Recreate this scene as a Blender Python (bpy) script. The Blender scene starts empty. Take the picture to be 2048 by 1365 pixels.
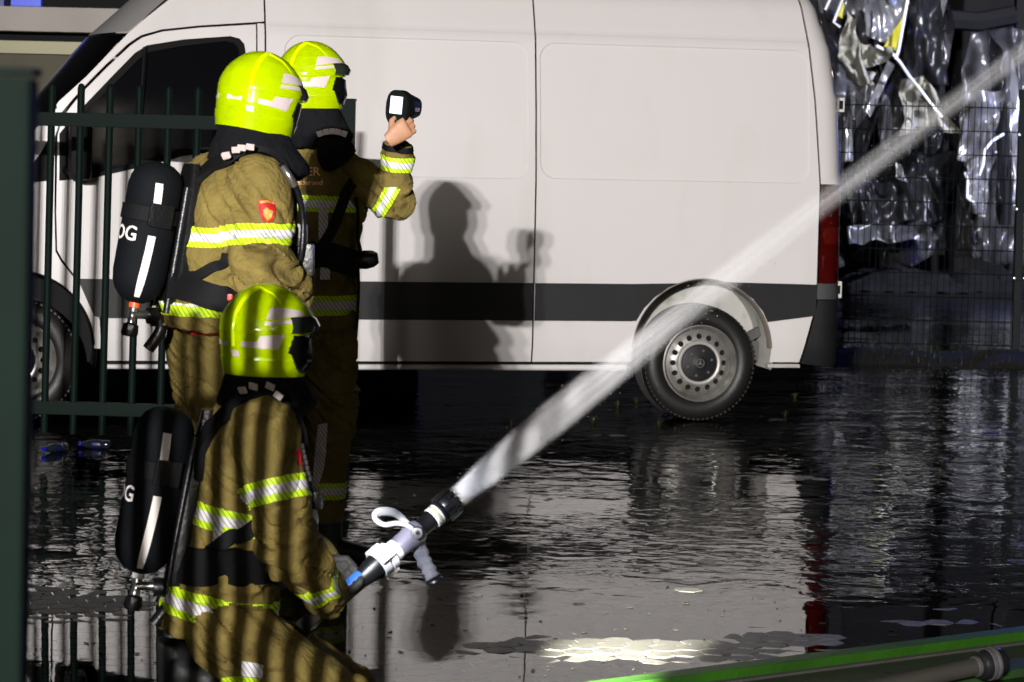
import bpy, bmesh, math, random
import numpy as np
from mathutils import Vector, Matrix, noise as mnoise
from mathutils.geometry import delaunay_2d_cdt
from mathutils.bvhtree import BVHTree
random.seed(7)
PI = math.pi
R = math.radians
scene = bpy.context.scene
COL = scene.collection

# ------------------------------------------------------------------ camera
FOC, CAMH = 5120.0, 1.65          # focal length in pixels of a 2048 wide frame
PITCH, ROLL = math.atan((682.5 - 270) / FOC), R(1.3)
cd = bpy.data.cameras.new('camera'); cam = bpy.data.objects.new('camera', cd); COL.objects.link(cam)
cd.sensor_width = 36.0; cd.lens = 90.0; cd.clip_start = 0.1; cd.clip_end = 500
cd.dof.use_dof = True; cd.dof.focus_distance = 10.0; cd.dof.aperture_fstop = 8.0
cam.matrix_world = Matrix.Translation((0, 0, CAMH)) @ Matrix.Rotation(PI / 2 - PITCH, 4, 'X') @ Matrix.Rotation(ROLL, 4, 'Z')
scene.camera = cam

# ------------------------------------------------------------------ night sky
world = bpy.data.worlds.new('World'); scene.world = world; world.use_nodes = True
wn = world.node_tree
sky = wn.nodes.new('ShaderNodeTexSky'); sky.sky_type = 'NISHITA'; sky.sun_disc = False
sky.sun_elevation = R(-4.0); sky.sun_rotation = R(200); sky.altitude = 10
bg = wn.nodes['Background']; bg.inputs['Strength'].default_value = 0.06
wn.links.new(sky.outputs['Color'], bg.inputs['Color'])

# ------------------------------------------------------------------ lamps: the floodlight mast behind the camera throws three heads of light
def lamp(name, kind, loc, target, power, color=(1, 1, 1), size=0.06, cone=60, blend=0.5):
    ld = bpy.data.lights.new(name, kind); ld.energy = power; ld.color = color
    ld.shadow_soft_size = size
    if kind == 'SPOT':
        ld.spot_size = R(cone); ld.spot_blend = blend
    o = bpy.data.objects.new(name, ld); COL.objects.link(o)
    o.location = loc
    d = Vector(target) - Vector(loc)
    o.rotation_euler = d.to_track_quat('-Z', 'Y').to_euler()
    return o
for k, pwr in ((-1, 9700), (0, 12400), (1, 9700)):
    lamp('mast_floodlight', 'SPOT', (-2.62 + 0.24 * k, -12, 4.72), (0.4, 14.6, 0.1), pwr, (1.0, 0.968, 0.945), 0.06, 42, 1.0)
lamp('warm_fill_light', 'SPOT', (4.5, -10, 6.5), (0.0, 14, 0.5), 550, (1.0, 0.86, 0.72), 0.5, 80, 0.8)  # added warm fill that lifts the cast shadows, no real lamp there
lamp('soft_fill_light', 'SPOT', (-2.9, -12.3, 4.6), (0.4, 14.6, 0.4), 4300, (1.0, 0.92, 0.84), 1.5, 60, 1.0)  # added broad fill near the mast heads, softens the shadows on the van

scene.view_settings.view_transform = 'Standard'
scene.view_settings.look = 'None'
scene.view_settings.exposure = 0.0
scene.view_settings.gamma = 1.0
scene.cycles.max_bounces = 5
scene.cycles.diffuse_bounces = 2
scene.cycles.glossy_bounces = 3
scene.cycles.transparent_max_bounces = 8
scene.cycles.volume_bounces = 0
scene.cycles.volume_step_rate = 1.0
scene.cycles.sample_clamp_indirect = 4.0
scene.cycles.caustics_reflective = False
scene.cycles.caustics_refractive = False
scene.cycles.use_denoising = True

# ------------------------------------------------------------------ pixel helpers (points of the photograph at a chosen distance)
def ray(px, py):
    x, y = (px - 1024) / FOC, -(py - 682.5) / FOC
    c, s = math.cos(ROLL), math.sin(ROLL)
    xr, yr = x * c - y * s, x * s + y * c
    return Vector((xr, math.cos(PITCH) + yr * math.sin(PITCH), -math.sin(PITCH) + yr * math.cos(PITCH)))
def at(px, py, Y):
    d = ray(px, py); return Vector((0, 0, CAMH)) + d * (Y / d.y)
def gnd(px, py, z=0.0):
    d = ray(px, py); return Vector((0, 0, CAMH)) + d * ((z - CAMH) / d.z)

# ------------------------------------------------------------------ materials
MATS = {}
def mat(name, col, rough=0.5, metal=0.0, spec=0.5, coat=0.0, vary=0.0, vscale=8.0, bump=0.0, bscale=60.0, dirt=None, dscale=3.0, damt=0.5, emit=None, estr=0.0, detail=4.0, stretch=None, rvary=0.0):
    if name in MATS: return MATS[name]
    m = bpy.data.materials.new(name); m.use_nodes = True
    n, l = m.node_tree.nodes, m.node_tree.links
    b = n['Principled BSDF']
    b.inputs['Base Color'].default_value = (*col, 1); b.inputs['Roughness'].default_value = rough
    b.inputs['Metallic'].default_value = metal; b.inputs['Specular IOR Level'].default_value = spec
    b.inputs['Coat Weight'].default_value = coat; b.inputs['Coat Roughness'].default_value = 0.08
    tc = n.new('ShaderNodeTexCoord'); vec = tc.outputs['Object']
    if stretch:
        mp = n.new('ShaderNodeMapping'); mp.inputs['Scale'].default_value = stretch
        l.new(vec, mp.inputs['Vector']); vec = mp.outputs['Vector']
    def nz(scale, det=detail):
        t = n.new('ShaderNodeTexNoise'); t.inputs['Scale'].default_value = scale; t.inputs['Detail'].default_value = det
        l.new(vec, t.inputs['Vector']); return t.outputs['Fac']
    cur = None
    if vary > 0:
        mx = n.new('ShaderNodeMix'); mx.data_type = 'RGBA'
        mx.inputs[6].default_value = (*[c * (1 - vary) for c in col], 1)
        mx.inputs[7].default_value = (*[min(1, c * (1 + vary)) for c in col], 1)
        l.new(nz(vscale), mx.inputs[0]); cur = mx.outputs[2]
    if dirt:
        mr = n.new('ShaderNodeMapRange'); mr.inputs[1].default_value = 0.52; mr.inputs[2].default_value = 0.75
        mr.inputs[4].default_value = damt
        l.new(nz(dscale, 8.0), mr.inputs[0])
        mx = n.new('ShaderNodeMix'); mx.data_type = 'RGBA'
        mx.inputs[6].default_value = (*col, 1)
        if cur: l.new(cur, mx.inputs[6])
        mx.inputs[7].default_value = (*dirt, 1); l.new(mr.outputs[0], mx.inputs[0]); cur = mx.outputs[2]
    if cur: l.new(cur, b.inputs['Base Color'])
    if rvary > 0:
        mr = n.new('ShaderNodeMapRange'); mr.inputs[3].default_value = max(0.02, rough - rvary); mr.inputs[4].default_value = rough + rvary
        l.new(nz(vscale * 1.7), mr.inputs[0]); l.new(mr.outputs[0], b.inputs['Roughness'])
    if bump > 0:
        bp = n.new('ShaderNodeBump'); bp.inputs['Strength'].default_value = bump; bp.inputs['Distance'].default_value = 0.01
        l.new(nz(bscale), bp.inputs['Height']); l.new(bp.outputs['Normal'], b.inputs['Normal'])
    if emit:
        b.inputs['Emission Color'].default_value = (*emit, 1); b.inputs['Emission Strength'].default_value = estr
    MATS[name] = m; return m

# ------------------------------------------------------------------ object helpers
def tag(o, label=None, cat=None, group=None, kind=None):
    if label: o['label'] = label
    if cat: o['category'] = cat
    if group: o['group'] = group
    if kind: o['kind'] = kind
    return o
def empty(name, loc=(0, 0, 0), rz=0.0):
    o = bpy.data.objects.new(name, None); COL.objects.link(o); o.location = loc; o.rotation_euler = (0, 0, rz)
    o.empty_display_size = 0.1
    return o
def obj(name, bm, m, parent=None, smooth=False, world=False):
    """link a bmesh as one object; world=True: the bmesh is in world coordinates although the object gets a parent"""
    me = bpy.data.meshes.new(name)
    bmesh.ops.recalc_face_normals(bm, faces=bm.faces[:])
    if world and parent is not None:
        bm.transform(pw(parent).inverted())
    bm.to_mesh(me); bm.free()
    for mm in (m if isinstance(m, (list, tuple)) else [m]): me.materials.append(mm)
    if smooth:
        me.polygons.foreach_set('use_smooth', [True] * len(me.polygons))
        me.set_sharp_from_angle(angle=R(38))
    o = bpy.data.objects.new(name, me); COL.objects.link(o)
    if parent is not None: o.parent = parent
    return o
def pw(o):
    """world matrix without needing a depsgraph update"""
    m = Matrix.LocRotScale(o.location, o.rotation_euler, o.scale)
    return pw(o.parent) @ m if o.parent else m
def add_box(bm, c, s, rot=None, bev=0.0):
    r = bmesh.ops.create_cube(bm, size=1.0)
    vs = r['verts']
    M = Matrix.Translation(c) @ (rot.to_4x4() if rot else Matrix()) @ Matrix.Diagonal((*s, 1))
    bmesh.ops.transform(bm, matrix=M, verts=vs)
    if bev > 0:
        es = list({e for v in vs for e in v.link_edges})
        bmesh.ops.bevel(bm, geom=es, offset=bev, segments=2, affect='EDGES', profile=0.7)
    return vs
def frame_of(d, up=Vector((0, 0, 1))):
    d = d.normalized()
    if abs(d.dot(up)) > 0.98: up = Vector((0, 1, 0))
    s = d.cross(up).normalized(); u = s.cross(d).normalized()
    return s, u
def add_tube(bm, pts, rad, seg=10, cap=True, up=Vector((0, 0, 1)), flat=1.0):
    """tube along points; rad = number or list of numbers / (rx, ry) pairs"""
    pts = [Vector(p) for p in pts]; n = len(pts); rings = []
    pu = None
    for i, p in enumerate(pts):
        d = (pts[min(i + 1, n - 1)] - pts[max(i - 1, 0)])
        s, u = frame_of(d, up if pu is None else pu)
        pu = u
        r = rad[i] if isinstance(rad, (list, tuple)) else rad
        rx, ry = r if isinstance(r, (list, tuple)) else (r, r * flat)
        rings.append([bm.verts.new(p + s * (rx * math.cos(2 * PI * k / seg)) + u * (ry * math.sin(2 * PI * k / seg))) for k in range(seg)])
    for a, b in zip(rings, rings[1:]):
        for k in range(seg): bm.faces.new((a[k], a[(k + 1) % seg], b[(k + 1) % seg], b[k]))
    if cap:
        bm.faces.new(rings[0]); bm.faces.new(rings[-1])
    return rings
def add_lathe(bm, prof, origin=(0, 0, 0), axis=(0, 0, 1), seg=32, a0=0.0, a1=2 * PI, up=Vector((0, 0, 1))):
    """prof = [(r, h)]; closed turn when a1-a0 = 2pi"""
    axis = Vector(axis).normalized(); s, u = frame_of(axis, up); o = Vector(origin)
    full = abs(a1 - a0 - 2 * PI) < 1e-6; cnt = seg if full else seg + 1
    rings = []
    for r, h in prof:
        if r < 1e-6: rings.append([bm.verts.new(o + axis * h)])
        else: rings.append([bm.verts.new(o + axis * h + (s * math.cos(a0 + (a1 - a0) * k / seg) + u * math.sin(a0 + (a1 - a0) * k / seg)) * r) for k in range(cnt)])
    for a, b in zip(rings, rings[1:]):
        for k in range(seg):
            k2 = (k + 1) % cnt
            if len(a) == 1 and len(b) == 1: continue
            if len(a) == 1: bm.faces.new((a[0], b[k2], b[k]))
            elif len(b) == 1: bm.faces.new((a[k], a[k2], b[0]))
            else: bm.faces.new((a[k], a[k2], b[k2], b[k]))
def inside(p, poly):
    x, y = p; r = False; j = len(poly) - 1
    for i in range(len(poly)):
        xi, yi = poly[i]; xj, yj = poly[j]
        if (yi > y) != (yj > y) and x < (xj - xi) * (y - yi) / (yj - yi) + xi: r = not r
        j = i
    return r
def densify(poly, step):
    out = []
    for i in range(len(poly)):
        a, b = Vector(poly[i]), Vector(poly[(i + 1) % len(poly)])
        k = max(1, int((b - a).length / step))
        out += [tuple(a.lerp(b, q / k)) for q in range(k)]
    return out
def round_rect(x0, x1, z0, z1, r, seg=6):
    out = []
    for cx, cz, a in ((x1 - r, z1 - r, 0), (x0 + r, z1 - r, 90), (x0 + r, z0 + r, 180), (x1 - r, z0 + r, 270)):
        out += [(cx + r * math.cos(R(a + 90 * k / seg)), cz + r * math.sin(R(a + 90 * k / seg))) for k in range(seg + 1)]
    return out
def add_panel(bm, outline, holes, f, grid=0.06, thick=0.02, back=True, lines=()):
    """flat outline with holes, triangulated with inner points and mapped by f(u, z, off) -> 3D"""
    outline = densify(outline, grid); holes = [densify(h, grid) for h in holes]
    vs, es = [], []
    for poly in [outline] + holes:
        o = len(vs); vs += [Vector(p) for p in poly]; es += [(o + i, o + (i + 1) % len(poly)) for i in range(len(poly))]
    for ln in lines:            # crease lines that the triangulation has to follow
        ln = [p for p in densify(ln, grid * 0.8) if inside(p, outline) and not any(inside(p, h) for h in holes)]
        o = len(vs); vs += [Vector(p) for p in ln]
        es += [(o + i, o + i + 1) for i in range(len(ln) - 1) if (vs[o + i] - vs[o + i + 1]).length < grid * 1.2]
    xs = [p[0] for p in outline]; zs = [p[1] for p in outline]
    cellmap = {}
    for q in vs: cellmap.setdefault((int(q[0] // grid), int(q[1] // grid)), []).append(q)
    def clear(p):
        i, j = int(p[0] // grid), int(p[1] // grid)
        return all((q - Vector(p)).length > grid * 0.45 for a in (i - 1, i, i + 1) for b in (j - 1, j, j + 1) for q in cellmap.get((a, b), ()))
    bx = min(xs) + grid * 0.37
    while bx < max(xs):
        bz = min(zs) + grid * 0.41
        while bz < max(zs):
            p = (bx, bz)
            if inside(p, outline) and not any(inside(p, h) for h in holes):
                if clear(p): vs.append(Vector(p))
            bz += grid
        bx += grid
    ov, oe, of = delaunay_2d_cdt(vs, es, [], 0, 1e-6)[:3]
    tris = []
    for t in of:
        c = sum((ov[i] for i in t), Vector((0, 0))) / len(t)
        if inside(c, outline) and not any(inside(c, h) for h in holes): tris.append(t)
    top = [bm.verts.new(f(p[0], p[1], 0.0)) for p in ov]
    for t in tris: bm.faces.new([top[i] for i in t])
    if back:
        bot = [bm.verts.new(f(p[0], p[1], thick)) for p in ov]
        cnt = {}
        for t in tris:
            bm.faces.new([bot[i] for i in reversed(t)])
            for i in range(len(t)):
                a, b = t[i], t[(i + 1) % len(t)]
                cnt[(a, b)] = 1
        for a, b in cnt:
            if (b, a) not in cnt: bm.faces.new((top[b], top[a], bot[a], bot[b]))
    used = {v for fc in bm.faces for v in fc.verts}
    for v in [v for v in bm.verts if v not in used]: bm.verts.remove(v)
def lerp_tab(tab, x):
    if x <= tab[0][0]: return tab[0][1]
    for (x0, y0), (x1, y1) in zip(tab, tab[1:]):
        if x <= x1: return y0 + (y1 - y0) * (x - x0) / (x1 - x0)
    return tab[-1][1]
def text_mesh(body, size, bold=0.0, extrude=0.001):
    """the letters as a flat mesh: list of 2D verts and faces, centred on x"""
    c = bpy.data.curves.new('t', 'FONT'); c.body = body; c.size = size; c.offset = bold; c.align_x = 'CENTER'; c.resolution_u = 3
    o = bpy.data.objects.new('t', c); COL.objects.link(o)
    dg = bpy.context.evaluated_depsgraph_get(); ev = o.evaluated_get(dg); me = bpy.data.meshes.new_from_object(ev)
    v = [(p.co.x, p.co.y) for p in me.vertices]; f = [tuple(p.vertices) for p in me.polygons]
    bpy.data.objects.remove(o); bpy.data.curves.remove(c); bpy.data.meshes.remove(me)
    return v, f
# ================================================================== ground: wet hexagonal paving under a thin sheet of water
M_ASPH = mat('asphalt', (0.035, 0.035, 0.038), 0.6, bump=0.4, bscale=90, vary=0.4, vscale=3)
bm = bmesh.new()
v = [bm.verts.new(p) for p in ((-120, -40, -0.03), (120, -40, -0.03), (120, 200, -0.03), (-120, 200, -0.03))]; bm.faces.new(v)
ground = tag(obj('ground', bm, M_ASPH), kind='structure')
M_PAV = mat('paver_concrete', (0.068, 0.066, 0.060), 0.34, spec=0.6, bump=0.6, bscale=160, vary=0.35, vscale=14, dirt=(0.03, 0.03, 0.026), dscale=9, damt=0.7)
pavement = empty('pavement'); tag(pavement, kind='structure')
HA = Vector((0.0922, 0.0290)); HB = Vector((0.0205, 0.0945)); HS = 0.0966
HANG = math.atan2(HA.y, HA.x)
H0 = Vector((-1.55, 8.77)) + HA * 0.5
def pav_height(x, y):
    """height of a paver's top against the water level"""
    def blob(cx, cy, sx, sy, h): return h * math.exp(-((x - cx) / sx) ** 2 - ((y - cy) / sy) ** 2)
    n = mnoise.noise(Vector((x * 1.3, y * 1.3, 3.1)))
    n2 = mnoise.noise(Vector((x * 3.4, y * 5.0, 8.7)))
    return -0.0045 + 0.0022 * n + (0.0062 * max(0.0, n2) if y > 8.9 else 0.0) + blob(-1.55, 8.72, 0.50, 0.42, 0.0074) + blob(0.98, 8.42, 0.30, 0.16, 0.0066) + blob(1.45, 8.75, 0.30, 0.14, 0.0055)  + blob(0.36, 8.17, 0.60, 0.17, 0.0084) 
def hex_prism(bm, c, z, tilt=(0, 0), r=HS / math.sqrt(3) - 0.0012, ang=HANG, ch=0.0022, h=0.03):
    rings = []
    for rr, zz in ((r, -h), (r, -ch), (r - ch, 0)):
        rings.append([bm.verts.new((c[0] + rr * math.cos(ang + PI / 6 + PI / 3 * k), c[1] + rr * math.sin(ang + PI / 6 + PI / 3 * k),
                                   z + zz + tilt[0] * math.cos(PI / 3 * k) * r + tilt[1] * math.sin(PI / 3 * k) * r)) for k in range(6)])
    for a, b in zip(rings, rings[1:]):
        for k in range(6): bm.faces.new((a[k], a[(k + 1) % 6], b[(k + 1) % 6], b[k]))
    bm.faces.new(rings[2])
cells = []
for i in range(-60, 90):
    for j in range(-25, 110):
        p = H0 + HA * i + HB * j
        if 7.2 < p.y < 15.5 and abs(p.x) < 0.215 * p.y + 0.25:
            inframe = abs(p.x) < 0.2 * p.y and p.y > 7.62
            cells.append((p, pav_height(p.x, p.y), inframe))
rank = sorted((c for c in cells if c[2]), key=lambda c: (c[0].y - (2.2 if c[1] > -0.0008 else 0)))
near = rank[:300]; nearset = {id(c) for c in near}
hexmeshes = []
for q in range(6):
    b2 = bmesh.new(); hex_prism(b2, (0, 0), 0, (random.uniform(-.02, .02), random.uniform(-.02, .02)), ang=0)
    bmesh.ops.recalc_face_normals(b2, faces=b2.faces[:])
    me = bpy.data.meshes.new('paver'); b2.to_mesh(me); b2.free(); me.materials.append(M_PAV); hexmeshes.append(me)
for p, z, _ in near:
    o = bpy.data.objects.new('paver', random.choice(hexmeshes)); COL.objects.link(o)
    o.location = (p.x, p.y, z + random.gauss(0, 0.0005)); o.rotation_euler = (0, 0, HANG); o.parent = pavement
bm = bmesh.new()
for c in cells:
    if id(c) not in nearset: hex_prism(bm, c[0], c[1] + random.gauss(0, 0.0006), (random.uniform(-.02, .02), random.uniform(-.02, .02)))
tag(obj('paver_field', bm, M_PAV, pavement), kind='stuff')

def water_material():
    m = bpy.data.materials.new('water_film'); m.use_nodes = True
    n, l = m.node_tree.nodes, m.node_tree.links
    for x in list(n): n.remove(x)
    out = n.new('ShaderNodeOutputMaterial'); mix = n.new('ShaderNodeMixShader')
    tr = n.new('ShaderNodeBsdfTransparent'); tr.inputs['Color'].default_value = (0.86, 0.86, 0.84, 1)
    gl = n.new('ShaderNodeBsdfGlossy'); gl.inputs['Roughness'].default_value = 0.012; gl.inputs['Color'].default_value = (1, 1, 1, 1)
    fr = n.new('ShaderNodeFresnel'); fr.inputs['IOR'].default_value = 1.36
    tc = n.new('ShaderNodeTexCoord')
    def noise_at(scale, sc3, detail=3.0, dist=0.0):
        mp = n.new('ShaderNodeMapping'); mp.inputs['Scale'].default_value = sc3; l.new(tc.outputs['Object'], mp.inputs['Vector'])
        t = n.new('ShaderNodeTexNoise'); t.inputs['Scale'].default_value = scale; t.inputs['Detail'].default_value = detail; t.inputs['Distortion'].default_value = dist
        l.new(mp.outputs['Vector'], t.inputs['Vector']); return t.outputs['Fac']
    def math_(op, a, b=None):
        q = n.new('ShaderNodeMath'); q.operation = op
        for i, x in enumerate((a, b)):
            if x is None: continue
            if isinstance(x, (int, float)): q.inputs[i].default_value = x
            else: l.new(x, q.inputs[i])
        return q.outputs[0]
    def rng(x, a, b, c, d):
        q = n.new('ShaderNodeMapRange'); q.interpolation_type = 'SMOOTHSTEP'
        for i, vv in enumerate((a, b, c, d)): q.inputs[i + 1].default_value = vv
        l.new(x, q.inputs[0]); return q.outputs[0]
    sep = n.new('ShaderNodeSeparateXYZ'); l.new(tc.outputs['Object'], sep.inputs[0])
    # wind and falling spray roughen the water beyond the calm pool next to the gate
    wob = math_('MULTIPLY', math_('SUBTRACT', noise_at(1.1, (1, 1, 1)), 0.5), 1.6)
    ybend = math_('ADD', sep.outputs[1], wob)
    far = rng(ybend, 8.75, 9.5, 0.03, 1.0)
    calm = rng(noise_at(0.9, (0.8, 1.6, 1), 2.0), 0.36, 0.62, 0.25, 1.0)
    amp = math_('MULTIPLY', far, calm)
    h1 = noise_at(21.0, (0.9, 1.0, 1), 1.5, 0.5)
    h2 = noise_at(7.5, (0.9, 1.0, 1), 1.0, 0.5)
    h = math_('ADD', math_('MULTIPLY', h1, 0.27), h2)
    hh = math_('MULTIPLY', h, amp)
    bp = n.new('ShaderNodeBump'); bp.inputs['Strength'].default_value = 1.0; bp.inputs['Distance'].default_value = 0.0068
    l.new(hh, bp.inputs['Height'])
    l.new(bp.outputs['Normal'], gl.inputs['Normal']); l.new(bp.outputs['Normal'], fr.inputs['Normal'])
    l.new(fr.outputs[0], mix.inputs[0]); l.new(tr.outputs[0], mix.inputs[1]); l.new(gl.outputs[0], mix.inputs[2])
    l.new(mix.outputs[0], out.inputs['Surface'])
    return m
bm = bmesh.new()
v = [bm.verts.new(p) for p in ((-40, 3, 0), (40, 3, 0), (40, 60, 0), (-40, 60, 0))]; bm.faces.new(v)
tag(obj('water', bm, water_material()), kind='structure')

# ================================================================== the white van
VO = gnd(1400, 845); VR = R(13)
van = empty('parked_van', VO, VR)
tag(van, 'white panel van with a broad black side strip, parked behind the fence', 'van')
M_VW = mat('van_white', (0.625, 0.600, 0.594), 0.32, spec=0.5, coat=0.35, vary=0.04, vscale=1.5, dirt=(0.47, 0.44, 0.40), dscale=2.6, damt=0.34, stretch=(1, 1, 0.3))
M_VB = mat('van_black_plastic', (0.011, 0.011, 0.012), 0.5, spec=0.3, bump=0.15, bscale=300, vary=0.3, vscale=4)
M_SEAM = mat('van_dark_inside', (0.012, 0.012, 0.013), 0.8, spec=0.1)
M_GLASS = mat('van_dark_glass', (0.003, 0.003, 0.004), 0.14, spec=0.05)
M_SEAL = mat('window_rubber', (0.003, 0.003, 0.003), 0.6, spec=0.1)
M_RUB = mat('tyre_rubber', (0.010, 0.0095, 0.009), 0.45, spec=0.45, bump=0.2, bscale=120, vary=0.4, vscale=6)
M_LINER = mat('wheelhouse_white', (0.42, 0.41, 0.38), 0.6, vary=0.2, vscale=5, dirt=(0.12, 0.105, 0.08), dscale=6, damt=0.85)
M_RIM = mat('steel_rim', (0.30, 0.29, 0.27), 0.42, metal=0.6, vary=0.2, vscale=10, dirt=(0.12, 0.11, 0.09), dscale=8, damt=0.8)
M_RIMD = mat('steel_rim_dark', (0.10, 0.10, 0.095), 0.5, metal=0.5, vary=0.3, vscale=12)
PROF = [(0.28, .05), (0.33, .02), (0.45, 0.0), (0.80, 0.0), (1.40, .006), (1.8, .045), (2.2, .10), (2.26, .117), (2.45, .19), (2.56, .29), (2.62, .42)]
UEND = [(0.3, .87), (1.40, .862), (1.9, .845), (2.2, .80), (2.47, .73), (2.62, .66)]
RECESS = [(-2.46, -1.06, 1.40, 2.178), (-0.99, 0.628, 1.405, 2.178)]
def sstep(x, a, b):
    t = min(1, max(0, (x - a) / (b - a))); return t * t * (3 - 2 * t)
def inset(u, z):
    d = lerp_tab(PROF, z)
    if u < -3.4: d += 0.10 * (-3.4 - u) ** 2
    ue = lerp_tab(UEND, z)
    t = min(1, max(0, (u - (ue - 0.14)) / 0.14)); d += 0.14 * (1 - math.sqrt(max(0, 1 - t * t)))
    for x0, x1, z0, z1 in RECESS:          # shallow pressed fields of the load space
        r = 0.09
        qx, qz = abs(u - (x0 + x1) / 2) - (x1 - x0) / 2 + r, abs(z - (z0 + z1) / 2) - (z1 - z0) / 2 + r
        sd = math.hypot(max(qx, 0), max(qz, 0)) + min(max(qx, qz), 0) - r
        d += 0.0055 * min(1, max(0, (-sd + 0.003) / 0.006))
    # soft crease under the roof
    d += 0.005 * min(1, max(0, (z - 2.226) / 0.008))
    return d
def vf(off0=0.0):
    return lambda u, z, off: (u, inset(u, z) + off + off0, z)
ARCH = (0.0, 0.415, 0.425)
def arch_cut(poly_left_u, poly_right_u, z0, cx, cz, r, n=22):
    """points of the wheel arch from right to left at height z0"""
    a0 = math.asin(max(-1, min(1, (z0 - cz) / r)))
    return [(cx + r * math.cos(a0 + (PI - 2 * a0) * k / n), cz + r * math.sin(a0 + (PI - 2 * a0) * k / n)) for k in range(n + 1)]
def rec_lines(i):
    x0, x1, z0, z1 = RECESS[i]; q = []
    for e in (-0.003, 0.0, 0.003): q.append(round_rect(x0 + e, x1 - e, z0 + e, z1 - e, 0.09 - e, 8))
    for z in (2.226, 2.230, 2.234): q.append([(x0 - 0.2, z), (x1 + 0.2, z), (x1 + 0.2, z + 1e-4), (x0 - 0.2, z + 1e-4)][:2])
    return q
def vpanel(name, outline, holes=(), m=None, off=0.0, grid=0.06, thick=0.015, smooth=True, lines=()):
    bm = bmesh.new(); add_panel(bm, outline, list(holes), vf(off), grid, thick, lines=lines); return obj(name, bm, m or M_VW, van, smooth)
Z0, ZT = 0.352, 2.60
DOOR_TOP = [(-2.622, 2.232), (-2.941, 2.203), (-3.144, 2.175), (-3.254, 2.139), (-3.321, 2.09), (-3.446, 1.969), (-3.561, 1.848), (-3.626, 1.77), (-3.684, 1.692), (-3.713, 1.593), (-3.718, 1.182), (-3.711, 0.962), (-3.681, 0.907), (-3.612, 0.82), (-3.502, 0.716), (-3.465, 0.577), (-3.457, Z0)]
WIN = [(-2.683, 2.06), (-2.692, 2.118), (-2.717, 2.147), (-2.77, 2.159), (-3.025, 2.132), (-3.228, 2.093), (-3.293, 2.048), (-3.393, 1.943), (-3.56, 1.764), (-3.659, 1.652), (-3.70, 1.60), (-3.70, 1.345), (-3.507, 1.367), (-3.338, 1.409), (-3.143, 1.459), (-3.033, 1.495), (-2.74, 1.54), (-2.70, 1.58), (-2.683, 1.65)]
vpanel('front_door', [(-2.622, Z0)] + DOOR_TOP, [WIN])
def shift(poly, d):
    c = Vector((sum(p[0] for p in poly) / len(poly), sum(p[1] for p in poly) / len(poly)))
    return [tuple(Vector(p) + (Vector(p) - c).normalized() * d) for p in poly]
bm = bmesh.new(); add_panel(bm, shift(WIN, 0.004), [shift(WIN, -0.035)], vf(-0.003), 0.08, 0.02); obj('window_seal', bm, M_SEAL, van, True)
w_ = vpanel('window', shift(WIN, -0.012), m=M_GLASS, off=0.012, thick=0.004)
bm = bmesh.new(); add_tube(bm, [(-3.236, inset(-3.236, 2.085) + 0.004, 2.085), (-3.262, 0.03, 1.75), (-3.289, 0.012, 1.437)], (0.016), 8); obj('window_post', bm, M_SEAL, van, True)
# front quarter: wing, A pillar and the black corner under the window
wing = [(-3.728, 1.582), (-3.728, 1.182), (-3.721, 0.955), (-3.69, 0.899), (-3.62, 0.812), (-3.515, 0.71), (-3.477, 0.577), (-3.468, 0.42)]
arcf = [(-3.935 + 0.43 * math.cos(a), 0.42 + 0.43 * math.sin(a)) for a in [PI * k / 22 for k in range(23)]]
vpanel('front_wing', [(-4.62, 1.15), (-4.30, 1.36), (-4.02, 1.46), (-3.90, 1.56), (-3.795, 1.66)] + [(-3.71, 1.745), (-3.693, 1.69)] + wing[:1] + wing + [(-3.505, 0.42)] + arcf[1:-1] + [(-4.365, 0.42), (-4.80, 0.42), (-4.80, 0.9)])
vpanel('pillar_trim', [(-3.735, 1.62), (-3.80, 1.50), (-3.885, 1.38), (-3.875, 1.325), (-3.735, 1.345)], m=M_SEAL, off=-0.004)
EDGE = [(-3.12, 2.349), (-3.329, 2.162), (-3.56, 1.915), (-3.708, 1.775), (-3.720, 1.757)]
vpanel('cab_roof_side', [(-2.575, 2.25), (-2.575, ZT), (-2.80, ZT), (-2.95, 2.50)] + EDGE + [(-3.705, 1.70), (-3.640, 1.780), (-3.574, 1.858), (-3.458, 1.98), (-3.332, 2.102), (-3.262, 2.151), (-3.148, 2.187), (-2.943, 2.215), (-2.63, 2.244)])
vpanel('door_pillar', [(-2.614, Z0), (-2.575, Z0), (-2.575, 2.238), (-2.614, 2.238)])
vpanel('sliding_door', [(-2.565, Z0), (-1.022, Z0), (-1.022, ZT), (-2.565, ZT)], grid=0.045, lines=rec_lines(0))
aq = [p for p in arch_cut(0, 0, Z0, *ARCH)]
vpanel('rear_quarter', [(-1.012, Z0), (-0.43, Z0)] + list(reversed(aq))[0:] + [(0.43, Z0), (0.604, Z0), (0.672, 0.622), (0.692, 0.822), (0.692, 1.40), (0.66, 1.9), (0.60, 2.47), (0.555, ZT), (-1.012, ZT)], grid=0.045, lines=rec_lines(1))
vpanel('rear_corner', [(0.702, 1.402)] + [(lerp_tab(UEND, z) - 0.002, z) for z in (1.402, 1.6, 1.8, 1.9, 2.05, 2.2, 2.35, 2.47, ZT)] + [(0.567, ZT), (0.612, 2.47), (0.671, 1.9)], grid=0.035)
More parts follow.
